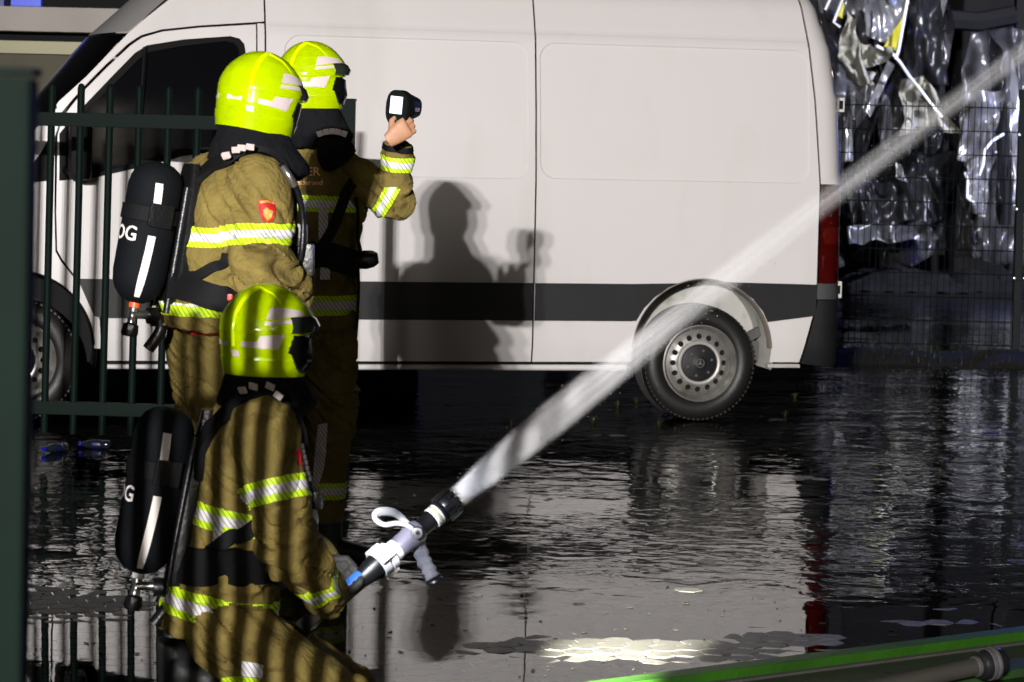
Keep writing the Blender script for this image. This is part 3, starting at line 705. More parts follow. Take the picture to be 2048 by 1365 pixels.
# rubble heaps on the ground
def heap(name, px0, px1, py, Y, h, label, seed, m):
    a, b = at(px0, py, Y), at(px1, py, Y); bm = bmesh.new(); rows = []
    n = 44
    for i in range(n + 1):
        t = i / n; row = []
        for j in range(19):
            s = j / 18; x = a.x + (b.x - a.x) * t; y = Y - 0.5 + 1.9 * s
            q = Vector((x * 2.2, y * 2.2, seed)); 
            z = h * (math.sin(PI * t) ** 0.5) * (math.sin(PI * s) ** 0.7) * (0.55 + 0.9 * abs(mnoise.noise(q))) + 0.10 * h * mnoise.noise(q * 3.3)
            row.append(bm.verts.new((x + 0.05 * mnoise.noise(q * 3), y, max(-0.02, z))))
        rows.append(row)
    for p, q in zip(rows, rows[1:]):
        for k in range(18): bm.faces.new((p[k], p[k + 1], q[k + 1], q[k]))
    return tag(obj(name, bm, m), label, 'rubble')
heap('rubble_heap', 1690, 1930, 560, WY, 0.30, 'black heap of burnt rubble at the foot of the wreckage', 5, M_CHAR)
heap('rubble_heap', 1880, 2080, 560, WY + 0.4, 0.26, 'lower heap of charred debris toward the right fence post', 9, M_CHAR)
# blue signal lamp at the right edge
M_BLUE = mat('blue_beacon', (0.001, 0.004, 0.04), 0.3, emit=(0.0, 0.055, 0.80), estr=0.75)
bm = bmesh.new(); add_box(bm, at(2033, 40, WY + 2.5), (0.07, 0.07, 0.36), bev=0.02)
tag(obj('blue_beacon', bm, M_BLUE), 'tall blue glowing beacon at the upper right edge', 'beacon')
lamp('blue_beacon_light', 'POINT', tuple(at(2300, 200, WY - 3.0)), (0, 0, 0), 330, (0.12, 0.18, 1.0), 0.08)
lamp('wreck_floodlight', 'SPOT', (8.5, 19.5, 6.0), (4.9, 29, 1.4), 12500, (0.92, 0.94, 1.0), 0.15, 60, 0.5)

# ================================================================== background left: pale low building behind the van cab
M_BEI = mat('fascia_pale', (0.36, 0.33, 0.30), 0.7, vary=0.15, vscale=3)
M_CRM = mat('cream_band', (0.42, 0.40, 0.26), 0.7, vary=0.15, vscale=3)
M_BRN = mat('brown_wall', (0.09, 0.08, 0.055), 0.8, vary=0.25, vscale=4)
BY = 19.0
bl = empty('low_building', (-6.0, BY, 0)); tag(bl, 'pale banded low building behind the front of the van', 'building')
zt = lambda py: at(60, py, BY).z
def band(name, p0, p1, m, y0, dep=0.3):
    bm = bmesh.new(); add_box(bm, (0.8, y0 + dep / 2, (zt(p0) + zt(p1)) / 2), (9.0, dep, zt(p0) - zt(p1))); return obj(name, bm, m, bl)
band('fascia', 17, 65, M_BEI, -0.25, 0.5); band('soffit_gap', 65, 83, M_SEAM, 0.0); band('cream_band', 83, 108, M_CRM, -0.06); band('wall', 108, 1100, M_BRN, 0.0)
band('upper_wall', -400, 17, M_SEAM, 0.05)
for i, (x0, x1) in enumerate(((22, 82), (-60, 8))):
    a, b = at(x0, 12, BY), at(x1, -40, BY)
    bm = bmesh.new(); add_box(bm, ((a.x + b.x) / 2 + 6.0, 0.02, (a.z + b.z) / 2), (b.x - a.x, 0.05, abs(b.z - a.z))); obj('lit_window', bm, M_BLUE if i == 0 else mat('blue_dim', (0.001, 0.002, 0.02), 0.3, emit=(0.01, 0.05, 0.5), estr=0.25), bl)

# ================================================================== gate rail and spare hose, lower right
M_RAIL = mat('rail_green', (0.013, 0.055, 0.002), 0.45, vary=0.45, vscale=6, bump=0.3, bscale=60, dirt=(0.010, 0.034, 0.005), dscale=4, damt=0.7)
M_CONC = mat('kerb_concrete', (0.026, 0.024, 0.020), 0.8, vary=0.4, vscale=8, bump=0.5, bscale=80)
r0, r1 = gnd(1140, 1367, 0.038), gnd(2070, 1249, 0.038)
rd = (r1 - r0); ra = math.atan2(rd.y, rd.x); rl = 4.6
rail = empty('gate_rail', (r0.x, r0.y, 0), ra); tag(rail, 'mossy green steel gate rail lying across the lower right corner', 'gate rail')
for nm, y0, y1, z0, z1, m in (('top_beam', -0.075, 0.0, 0.0, 0.038, M_RAIL), ('concrete_strip', -0.105, -0.077, -0.01, 0.010, M_CONC), ('web', -0.40, -0.107, -0.02, 0.004, mat('rail_web', (0.010, 0.018, 0.004), 0.6, vary=0.5, vscale=7)), ('lower_beam', -0.47, -0.402, 0.0, 0.028, mat('rail_old', (0.008, 0.03, 0.004), 0.6, vary=0.5, vscale=6))):
    bm = bmesh.new(); add_box(bm, (rl / 2 - 0.6, (y0 + y1) / 2, (z0 + z1) / 2), (rl, y1 - y0, z1 - z0), bev=0.004); obj(nm, bm, m, rail)
M_HOSE = mat('hose_canvas', (0.015, 0.012, 0.008), 0.8, bump=0.4, bscale=300, vary=0.25, vscale=10)
M_METAL = mat('hose_metal', (0.42, 0.41, 0.41), 0.28, metal=0.9, vary=0.1, vscale=8)
M_BLKM = mat('black_rubber_metal', (0.007, 0.007, 0.008), 0.35, spec=0.5)
hp0, hp1 = at(1755, 1376, 7.40), at(1955, 1333, 7.55)
dirv = (hp1 - hp0).normalized()
hs = empty('coupled_hose', hp0); tag(hs, 'canvas fire hose with metal coupling lying in the lower right corner', 'hose')
bm = bmesh.new(); add_tube(bm, [hp0 - dirv * 0.8, hp0, hp1], 0.026, 20); obj('hose', bm, M_HOSE, hs, True, world=True)
bm = bmesh.new(); add_lathe(bm, [(0.027, -0.012), (0.031, -0.01), (0.031, 0.0), (0.027, 0.004)], hp1, dirv, 28); obj('ferrule', bm, M_METAL, hs, True, world=True)
bm = bmesh.new(); add_lathe(bm, [(0.026, 0.0), (0.042, 0.006), (0.046, 0.016), (0.046, 0.03), (0.0, 0.03)], hp1 + dirv * 0.002, dirv, 28); obj('coupling_collar', bm, M_BLKM, hs, True, world=True)
bm = bmesh.new(); add_lathe(bm, [(0.044, 0.03), (0.050, 0.033), (0.050, 0.042), (0.047, 0.044), (0.047, 0.049), (0.050, 0.051), (0.050, 0.058), (0.044, 0.06)], hp1, dirv, 32); obj('lock_ring', bm, M_METAL, hs, True, world=True)
bm = bmesh.new(); add_lathe(bm, [(0.042, 0.06), (0.040, 0.085), (0.036, 0.09), (0.0, 0.09)], hp1, dirv, 28); obj('coupling_end', bm, M_BLKM, hs, True, world=True)

# ================================================================== litter: water bottles, weeds, drifting leaves
M_PET = mat('clear_plastic', (0.010, 0.013, 0.022), 0.08, spec=0.8, coat=0.5, bump=0.5, bscale=30)
M_CAP = mat('blue_cap', (0.005, 0.009, 0.24), 0.35, vary=0.2, vscale=5)
M_LBL = mat('blue_label', (0.004, 0.007, 0.04), 0.4, vary=0.5, vscale=20)
def bottle(px, py, ang, label, s=1.0):
    p = gnd(px, py, 0.023); o = empty('water_bottle', p, ang); o.scale = (0.78, 0.78, 0.78); tag(o, label, 'bottle', 'water bottles lying under the fence')
    ax = (1, 0, 0); L = 0.10
    bm = bmesh.new(); add_lathe(bm, [(0, -L), (0.024, -L), (0.029, -L + 0.008), (0.030, -0.06), (0.027, -0.052), (0.030, -0.044), (0.030, 0.03), (0.026, 0.05), (0.016, 0.075), (0.013, 0.085), (0.013, 0.092)], (0, 0, 0), ax, 18); obj('body', bm, M_PET, o, True)
    bm = bmesh.new(); add_lathe(bm, [(0.0305, -0.035), (0.0312, -0.03), (0.0312, 0.012), (0.0305, 0.016)], (0, 0, 0), ax, 18); obj('label_wrap', bm, M_LBL, o, True)
    bm = bmesh.new(); add_lathe(bm, [(0.0135, 0.088), (0.0155, 0.09), (0.0155, 0.106), (0.014, 0.108), (0, 0.108)], (0, 0, 0), ax, 14); obj('cap', bm, M_CAP, o, True)
bottle(110, 896, R(235), 'water bottle whose blue cap points at the viewer, the leftmost on the ground')
bottle(190, 889, R(176), 'clear water bottle lying sideways with blue cap to the left')
def weed(px, py, h, seed, label):
    rg = random.Random(seed); p = gnd(px, py); o = empty('weed', p); tag(o, label, 'weed', 'weeds growing between the pavers')
    bm = bmesh.new()
    for k in range(22):
        a = rg.uniform(0, 2 * PI); l = h * rg.uniform(0.25, 0.9); q = rg.uniform(0.3, 1.6); tip = Vector((math.cos(a) * l * q, math.sin(a) * l * q, l * rg.uniform(0.4, 1.0))); mid = tip * 0.55 + Vector((0, 0, 0.2 * l)); s = Vector((-math.sin(a), math.cos(a), 0)) * rg.uniform(0.002, 0.006)
        v0 = bm.verts.new((0, 0, -0.01)); v1 = bm.verts.new(mid - s); v2 = bm.verts.new(mid + s); v3 = bm.verts.new(tip); bm.faces.new((v0, v1, v3, v2))
    obj('leaves', bm, mat('weed_green', (0.022, 0.032, 0.010), 0.6, vary=0.4, vscale=20, spec=0.2), o)
    bm = bmesh.new(); add_tube(bm, [(0, 0, -0.02), (0.002, 0, h * 0.5)], [0.003, 0.001], 5); obj('stem', bm, mat('weed_stem', (0.06, 0.09, 0.03), 0.6), o)
for i, (px, py, h, lb) in enumerate(((1022, 850, 0.07, 'small green weed beside the water jet, middle of the yard'), (1186, 845, 0.07, 'green weed just right of the water jet under the van'), (1236, 815, 0.06, 'weed tuft left of the rear tyre'), (1272, 806, 0.06, 'weed tuft closest to the front of the rear tyre'), (1318, 850, 0.05, 'low green weed below the rear tyre'), (1590, 795, 0.05, 'yellowish weed right of the rear tyre, upper one'), (1570, 832, 0.05, 'yellowish weed right of the rear tyre, lower one'))):
    weed(px, py, h, i + 20, lb)
rg = random.Random(11)
bm = bmesh.new()
for k in range(260):
    y = 7.7 + 2.2 * rg.random() ** 1.6; x = rg.uniform(-0.19, 0.2) * y
    a = rg.uniform(0, 2 * PI); l = 0.004 + 0.022 * rg.random() ** 3; w = l * rg.uniform(0.15, 0.55)
    c = Vector((x, y, 0.0012)); pts = []
    for q in range(6):
        b = 2 * PI * q / 6; r = rg.uniform(0.6, 1.1)
        pts.append(c + Vector((math.cos(a) * math.cos(b) * l * r - math.sin(a) * math.sin(b) * w * r, math.sin(a) * math.cos(b) * l * r + math.cos(a) * math.sin(b) * w * r, 0.0015 + 0.002 * rg.random())))
    top = [bm.verts.new(p) for p in pts]; bot = [bm.verts.new(p - Vector((0, 0, 0.002))) for p in pts]
    bm.faces.new(top)
    for q in range(6): bm.faces.new((top[q], top[(q + 1) % 6], bot[(q + 1) % 6], bot[q]))
tag(obj('floating_debris', bm, mat('wet_leaf_bits', (0.010, 0.009, 0.007), 0.8, spec=0.1, vary=0.6, vscale=8)), 'dark leaf scraps and twigs floating on the water', 'debris', kind='stuff')
# ================================================================== firefighters
M_SUIT = mat('turnout_fabric', (0.202, 0.152, 0.042), 0.85, spec=0.2, vary=0.34, vscale=11, bump=0.7, bscale=75, dirt=(0.06, 0.042, 0.014), dscale=9, damt=0.8, detail=8)
M_HOOD = mat('black_cloth', (0.006, 0.006, 0.008), 0.9, spec=0.15, bump=0.6, bscale=45)
M_BLK = mat('black_gear', (0.006, 0.006, 0.007), 0.35, spec=0.5, bump=0.2, bscale=80)
M_WEB = mat('black_webbing', (0.004, 0.004, 0.005), 0.7, spec=0.2, bump=0.3, bscale=250)
M_FLUO = mat('helmet_yellow', (0.76, 1.0, 0.0), 0.2, spec=0.5, coat=0.4, dirt=(0.34, 0.48, 0.02), dscale=16, damt=0.22, rvary=0.12, bump=0.05, bscale=90)
M_FLUOB = mat('band_yellow', (0.62, 0.92, 0.02), 0.6, vary=0.12, vscale=30)
M_SILV = mat('band_silver', (0.82, 0.79, 0.80), 0.45, vary=0.06, vscale=30)
M_PATCH = mat('helmet_reflex', (0.62, 0.53, 0.515), 0.4, vary=0.05, vscale=30)
M_SHADE = mat('black_visor', (0.006, 0.006, 0.007), 0.2, spec=0.5)
M_SKIN = mat('skin', (0.44, 0.22, 0.125), 0.5, vary=0.15, vscale=30, bump=0.15, bscale=120)
M_BOOT = mat('boot_rubber', (0.014, 0.014, 0.015), 0.45, spec=0.4, bump=0.2, bscale=40)
M_TXT = mat('reflex_letters', (0.85, 0.80, 0.76), 0.5)
M_TXTO = mat('orange_letters', (0.95, 0.55, 0.28), 0.5)
M_REDP = mat('red_trim', (0.45, 0.012, 0.015), 0.6)
M_CYL = mat('cylinder_cover', (0.0032, 0.0042, 0.006), 0.75, spec=0.15, bump=0.25, bscale=160)

def loft(bm, secs, seg=28, power=2.5):
    """closed loft through elliptical sections (centre, side vector, front vector)"""
    rings = []
    for c, sv, fv in secs:
        ring = []
        for k in range(seg):
            a = 2 * PI * k / seg; ca, sa = math.cos(a), math.sin(a)
            x = math.copysign(abs(ca) ** (2 / power), ca); y = math.copysign(abs(sa) ** (2 / power), sa)
            ring.append(bm.verts.new(Vector(c) + Vector(sv) * x + Vector(fv) * y))
        rings.append(ring)
    for a, b in zip(rings, rings[1:]):
        for k in range(seg): bm.faces.new((a[k], a[(k + 1) % seg], b[(k + 1) % seg], b[k]))
    bm.faces.new(list(reversed(rings[0]))); bm.faces.new(rings[-1])
def fuse(bm, voxel=0.010, smooth=4):
    """one continuous skin over overlapping volumes"""
    bmesh.ops.recalc_face_normals(bm, faces=bm.faces[:])
    me = bpy.data.meshes.new('tmp'); bm.to_mesh(me); bm.free()
    o = bpy.data.objects.new('tmp', me); COL.objects.link(o)
    r = o.modifiers.new('r', 'REMESH'); r.mode = 'VOXEL'; r.voxel_size = voxel
    s = o.modifiers.new('s', 'SMOOTH'); s.iterations = smooth; s.factor = 0.5
    dg = bpy.context.evaluated_depsgraph_get(); ev = o.evaluated_get(dg); m2 = bpy.data.meshes.new_from_object(ev)
    bpy.data.objects.remove(o); bpy.data.meshes.remove(me)
    b = bmesh.new(); b.from_mesh(m2); bpy.data.meshes.remove(m2)
    b.normal_update()
    return b
def seg_dist(p, a, b):
    ab = b - a; t = max(0, min(1, (p - a).dot(ab) / max(1e-9, ab.length_squared))); return (p - a - ab * t).length
def wrinkle(bm, amp, joints=(), seed=0.0, freq=1.0):
    off = Vector((seed * 3.1, seed * 1.7, seed))
    bm.normal_update()
    mv = []
    mid = sum((v.co for v in bm.verts), Vector()) / max(1, len(bm.verts))
    joints = [(Vector(j) - mid, rad, g) for j, rad, g in joints]
    for v in bm.verts:
        p = v.co - mid
        w = mnoise.noise(p * 5.0 * freq + off)
        w2 = mnoise.noise(p * 3.0 * freq - off)
        # folds run slantwise and mostly round the limb
        fz = p.z * 15 + (p.x - p.y) * 7 + 2.2 * w2 + 1.2 * w
        r = 1 - abs(mnoise.noise(Vector((p.x * 6, p.y * 6, fz)) * freq + off)) * 2.4
        r2 = 1 - abs(mnoise.noise(Vector((p.x * 10 + 1.5 * w, p.y * 10, fz * 1.7)) * freq + off)) * 2.4
        k = 0.45
        for j, rad, g in joints: k += g * math.exp(-((p - j).length / rad) ** 2)
        c = mnoise.noise(Vector((p.x * 7 + p.z * 6, p.y * 7 - p.z * 3, fz * 0.75)) * freq + off * 2.3)
        mv.append(amp * (0.5 * w + k * 0.8 * r + 0.22 * k * r2 - (0.3 + 0.5 * min(k, 1.6)) * math.exp(-(c / 0.075) ** 2)))
    for v, d in zip(bm.verts, mv): v.co += v.normal * d
    bm.normal_update()
def band_from(body, parent, name, lab, want, origin, axis, t0, t1, mats, cuts=(0.3, 0.7), off=0.0035, clip=None):
    """reflective band: a slice of the suit's own surface between two planes, lifted a little"""
    bm = bmesh.new(); bm.from_mesh(body)
    bm.verts.ensure_lookup_table(); bm.normal_update()
    axis = Vector(axis).normalized(); origin = Vector(origin)
    kill = [f for f in bm.faces if not any(lab[v.index] in want for v in f.verts)]
    bmesh.ops.delete(bm, geom=kill, context='FACES')
    if clip: 
        kill = [f for f in bm.faces if not clip(f.calc_center_median(), f.normal)]
        bmesh.ops.delete(bm, geom=kill, context='FACES')
    for t, inner in ((t0, True), (t1, False)):
        g = bm.verts[:] + bm.edges[:] + bm.faces[:]
        bmesh.ops.bisect_plane(bm, geom=g, plane_co=origin + axis * t, plane_no=axis, clear_inner=inner, clear_outer=not inner)
    for c in cuts:
        g = bm.verts[:] + bm.edges[:] + bm.faces[:]
        bmesh.ops.bisect_plane(bm, geom=g, plane_co=origin + axis * (t0 + (t1 - t0) * c), plane_no=axis)
    bm.normal_update()
    nv = {v: v.normal.copy() for v in bm.verts}
    for v in bm.verts: v.co += nv[v] * off
    for f in bm.faces:
        t = ((f.calc_center_median() - origin).dot(axis) - t0) / (t1 - t0)
        f.material_index = 1 if (cuts and cuts[0] < t < cuts[-1]) else 0
    if not bm.faces: bm.free(); return None
    me = bpy.data.meshes.new(name); bm.to_mesh(me); bm.free()
    for m in mats: me.materials.append(m)
    me.polygons.foreach_set('use_smooth', [True] * len(me.polygons))
    o = bpy.data.objects.new(name, me); COL.objects.link(o); o.parent = parent; o.matrix_parent_inverse = pw(parent).inverted()
    return o
def hatch(name, col, rough, metal=0.0):
    """band colour with the fine slanting sewn lines of the tape"""
    if name in MATS: return MATS[name]
    m = mat(name, col, rough); n, l = m.node_tree.nodes, m.node_tree.links
    tc = n.new('ShaderNodeTexCoord'); mp = n.new('ShaderNodeMapping'); mp.inputs['Rotation'].default_value = (0, R(35), 0)
    w = n.new('ShaderNodeTexWave'); w.wave_type = 'BANDS'; w.bands_direction = 'X'; w.inputs['Scale'].default_value = 26; w.inputs['Distortion'].default_value = 0.3
    r = n.new('ShaderNodeValToRGB'); r.color_ramp.elements[0].position = 0.02; r.color_ramp.elements[0].color = (col[0] * .35, col[1] * .35, col[2] * .3, 1); r.color_ramp.elements[1].position = 0.22; r.color_ramp.elements[1].color = (*col, 1)
    l.new(tc.outputs['Object'], mp.inputs[0]); l.new(mp.outputs[0], w.inputs[0]); l.new(w.outputs['Fac'], r.inputs[0]); l.new(r.outputs[0], n['Principled BSDF'].inputs['Base Color'])
    return m
M_BY = hatch('tape_yellow', (0.62, 0.90, 0.02), 0.6); M_BS = hatch('tape_silver', (0.80, 0.77, 0.80), 0.5)
TAPE = [M_BY, M_BS]

# ------------------------------------------------------------------ helmet
HXB = [(-.112, -.110), (-.08, -.118), (-.05, -.123), (0, -.129), (.03, -.127), (.05, -.122), (.07, -.114), (.09, -.101), (.105, -.087), (.118, -.073), (.128, -.057), (.135, -.040), (.140, -.023), (.1425, -.004)]
HXF = [(-.112, .120), (-.05, .132), (0, .134), (.03, .138), (.05, .137), (.07, .125), (.09, .109), (.105, .094), (.118, .079), (.128, .062), (.135, .045), (.140, .027), (.1425, .006)]
HW = [(-.112, .112), (-.08, .118), (-.03, .124), (.02, .124), (.05, .117), (.08, .103), (.095, .092), (.105, .084), (.118, .069), (.128, .053), (.135, .039), (.140, .023), (.1425, .004)]
def hscale(z): return 0.985 if -0.064 < z < 0.008 else (1.0 if z >= 0.008 else 1.008)
def hpoint(th, z, s=1.0):
    """th = 0 front, pi back"""
    ca, sa = math.cos(th), math.sin(th); p = 2.25
    x = math.copysign(abs(ca) ** (2 / p), ca); y = math.copysign(abs(sa) ** (2 / p), sa)
    k = hscale(z) * s
    xx = (lerp_tab(HXF, z) if x > 0 else -lerp_tab(HXB, z)) * x
    return Vector((xx * k, lerp_tab(HW, z) * y * k, z))
def hside(x, z, side, off=0.001):
    p = 2.25; lim = lerp_tab(HXF, z) if x > 0 else -lerp_tab(HXB, z)
    k = hscale(z); t = min(0.985, abs(x) / (lim * k))
    y = lerp_tab(HW, z) * k * (1 - t ** p) ** (1 / p)
    n = Vector((x / lim ** 2, y / lerp_tab(HW, z) ** 2, max(0, z) / 0.145 ** 2)).normalized()
    q = Vector((x, y, z)) + n * off; q.y *= side
    return q
OPEN = [(-.115, .122), (-.107, .118), (-.097, .097), (-.069, .085), (-.047, .078), (-.043, .068), (.005, .083), (.012, .2)]
def cp(x, y): return ((x - 640) * 0.000237, (700 - y) * 0.000237)   # helmet drawing coordinates
def make_helmet(parent, centre, yaw, pitch=0.0, roll=0.0, scale=1.0, lamp_dark=True):
    M = Matrix.Translation(centre) @ Matrix.Rotation(yaw, 4, 'Z') @ Matrix.Rotation(pitch, 4, 'Y') @ Matrix.Rotation(roll, 4, 'X') @ Matrix.Scale(scale, 4)
    def done(name, bm, m, par, smooth=True):
        bm.transform(M); return obj(name, bm, m, par, smooth, world=True)
    nz = 84; nt = 132
    zs = [-.112 + .2545 * (1 - (1 - k / nz) ** 1.35) for k in range(nz + 1)]
    bm = bmesh.new(); g = [[bm.verts.new(hpoint(2 * PI * i / nt, z)) for i in range(nt)] for z in zs]
    for j in range(nz):
        for i in range(nt):
            vs = (g[j][i], g[j][(i + 1) % nt], g[j + 1][(i + 1) % nt], g[j + 1][i])
            c = sum((q.co for q in vs), Vector()) / 4
            if c.z < 0.010 and c.x > lerp_tab(OPEN, c.z): continue
            bm.faces.new(vs)
    bm.faces.new([g[nz][i] for i in range(nt)])
    for v_ in [q for q in bm.verts if not q.link_faces]: bm.verts.remove(v_)
    bmesh.ops.solidify(bm, geom=bm.faces[:], thickness=-0.003)
    sh = done('helmet', bm, M_FLUO, parent)
    sh['label'] = 'fluorescent yellow fire helmet with grey reflective patches'
    bm = bmesh.new(); zz = [-.105 + .135 * k / 20 for k in range(21)]
    g = [[bm.verts.new(hpoint(2 * PI * i / 48, z, 0.955 if z < 0.0 else 0.94)) for i in range(48)] for z in zz]
    for j in range(20):
        for i in range(48): bm.faces.new((g[j][i], g[j][(i + 1) % 48], g[j + 1][(i + 1) % 48], g[j + 1][i]))
    bm.faces.new(g[0]); bm.faces.new(g[-1])
    done('face_shield', bm, M_SHADE, sh)
    for side in (-1, 1):
        # ridges
        def path(pts, r, sub=5):
            P = []
            for (a, b), (c, d) in zip(pts, pts[1:]):
                for k in range(sub): P.append(hside(a + (c - a) * k / sub, b + (d - b) * k / sub, side, -0.0045))
            P.append(hside(*pts[-1], side, -0.0045))
            b2 = bmesh.new(); rr = [r[0] + (r[1] - r[0]) * k / (len(P) - 1) for k in range(len(P))]
            add_tube(b2, P, rr, 10); done('ridge', b2, M_FLUO, sh)
        path([(-.086, -.03), (-.090, .02), (-.084, .060), (-.066, .095), (-.046, .1175), (-.026, .130)], (0.0085, 0.0105))
        path([(-.018, .1325), (.022, .117), (.045, .092), (.066, .064), (.083, .040), (.096, .022)], (0.0075, 0.0015))
        for nm, poly in (('reflex_patch', [(380, 762), (560, 762), (592, 692), (880, 662), (800, 840), (380, 825)]), ('reflex_patch', [(700, 360), (840, 356), (1040, 385), (1120, 445), (655, 494)]), ('reflex_patch', [(648, 522), (1120, 470), (1140, 520), (636, 565)]), ('reflex_patch', [(265, 876), (345, 876), (370, 946), (285, 946)]), ('reflex_patch', [(118, 772), (214, 776), (214, 830), (122, 834)])):
            b2 = bmesh.new(); add_panel(b2, [cp(*q) for q in poly][::-1], [], lambda x, z, o_, s=side: hside(x, z, s, 0.0018 - o_), 0.012, 0.0015); done(nm, b2, M_PATCH, sh)
        b2 = bmesh.new(); add_panel(b2, [cp(*q) for q in [(985, 690), (1095, 690), (1175, 720), (1205, 960), (1150, 1110), (1060, 1100), (1000, 990), (970, 905), (925, 880)]][::-1], [], lambda x, z, o_, s=side: hside(x, z, s, 0.005 - o_), 0.012, 0.006); done('side_cover', b2, M_SHADE, sh)
        vv, ff = text_mesh('MSA', 0.0085); b2 = bmesh.new()
        tv = [b2.verts.new(hside(0.123 + (x if side < 0 else -x) * 0.75, -0.070 + y, side, 0.0075)) for x, y in vv]
        for f in ff: b2.faces.new([tv[i] for i in f])
        done('lettering', b2, M_TXT, sh)
    # brow visor edge, front badge plate
    b2 = bmesh.new(); P = []
    rows = []
    for zq, ex in ((0.058, 1.0), (0.050, 1.06), (0.030, 1.13), (0.014, 1.10), (0.012, 1.0)):
        rows.append([b2.verts.new(hpoint(R(-62 + 124 * k / 24), zq, ex if True else 1) * 1.0) for k in range(25)])
    for a, b in zip(rows, rows[1:]):
        for k in range(24): b2.faces.new((a[k], a[k + 1], b[k + 1], b[k]))
    done('brow_visor', b2, mat('visor_smoke', (0.03, 0.035, 0.03), 0.06, spec=0.8, coat=0.6), sh)
    b2 = bmesh.new(); rows = []
    for k in range(13):
        z = 0.056 + (0.122 - 0.056) * k / 12; w = 0.022 - 0.010 * k / 12; x = lerp_tab(HXF, z) + 0.003
        rows.append([b2.verts.new((x - 0.006 * (abs(s) ** 2), s * w, z)) for s in (-1, -.5, 0, .5, 1)])
    for a, b in zip(rows, rows[1:]):
        for k in range(4): b2.faces.new((a[k], a[k + 1], b[k + 1], b[k]))
    done('front_plate', b2, M_SHADE, sh)
    return sh
def make_hood(parent, secs, seed, name='hood'):
    bm = bmesh.new(); loft(bm, secs, 36, 2.2); b = fuse(bm, 0.008, 3); wrinkle(b, 0.006, seed=seed, freq=1.0)
    o = obj(name, b, M_HOOD, parent, True, world=True); o['label'] = 'black flash hood and neck curtain'; return o

# ------------------------------------------------------------------ turnout suit
def make_suit(parent, torso, limbs, wr, seed, amp=0.0125, extra=None):
    """torso: loft sections; limbs: {name: [(point, radius), ...]}; returns mesh object and per vertex limb labels"""
    bm = bmesh.new(); loft(bm, torso, 32, 2.4)
    for nm, chain in limbs.items():
        pts = [p for p, r in chain]; rads = [r for p, r in chain]
        # refine the chain
        P, Q = [], []
        for i in range(len(pts) - 1):
            for k in range(4):
                t = k / 4; P.append(pts[i].lerp(pts[i + 1], t)); Q.append(rads[i] + (rads[i + 1] - rads[i]) * t)
        P.append(pts[-1]); Q.append(rads[-1])
        add_tube(bm, P, Q, 20)
        for p, r in chain[:-1]:
            bmesh.ops.create_icosphere(bm, subdivisions=2, radius=r * 0.985, matrix=Matrix.Translation(p))
    if extra: extra(bm)
    b = fuse(bm, 0.0075, 5)
    wrinkle(b, amp, wr, seed)
    o = obj('body', b, M_SUIT, parent, True, world=True)
    o['label'] = 'khaki turnout jacket and trousers'
    me = o.data
    inv = pw(parent)
    bones = []
    for i in range(len(torso) - 1): bones.append(('torso', torso[i][0], torso[i + 1][0], (Vector(torso[i][1]).length + Vector(torso[i][2]).length) / 2))
    for nm, chain in limbs.items():
        for (p, r), (q, s) in zip(chain, chain[1:]): bones.append((nm, p, q, (r + s) / 2))
    wm = me.copy(); wm.transform(inv)
    P = np.empty(len(wm.vertices) * 3); wm.vertices.foreach_get('co', P); P = P.reshape(-1, 3)
    best = np.full(len(P), 1e9); idx = np.zeros(len(P), int)
    for i, (nm, a, b, r) in enumerate(bones):
        a_, d_ = np.array(a), np.array(b) - np.array(a)
        t = np.clip((P - a_) @ d_ / max(1e-9, d_ @ d_), 0, 1)
        q = np.linalg.norm(P - a_ - t[:, None] * d_, axis=1) - r
        w = q < best; best[w] = q[w]; idx[w] = i
    lab = [bones[i][0] for i in idx]
    return o, wm, lab
def boot(parent, ankle, toe_dir, knee, sole_z=None, h=0.24):
    toe_dir = Vector(toe_dir).normalized(); up = (Vector(knee) - Vector(ankle)).normalized(); a = Vector(ankle)
    side = toe_dir.cross(up).normalized()
    bm = bmesh.new()
    add_tube(bm, [a + up * h, a + up * h * 0.5, a, a - up * 0.05], [0.072, 0.066, 0.062, 0.06], 16)
    loft(bm, [(a - toe_dir * 0.075 - up * 0.06, side * 0.042, up * 0.045), (a - up * 0.055, side * 0.048, up * 0.052), (a + toe_dir * 0.09 - up * 0.062, side * 0.05, up * 0.046), (a + toe_dir * 0.17 - up * 0.072, side * 0.05, up * 0.036), (a + toe_dir * 0.215 - up * 0.078, side * 0.034, up * 0.026)], 16)
    b = fuse(bm, 0.008, 2)
    o = obj('boot', b, M_BOOT, parent, True, world=True); o['label'] = 'black rubber fire boot'; return o
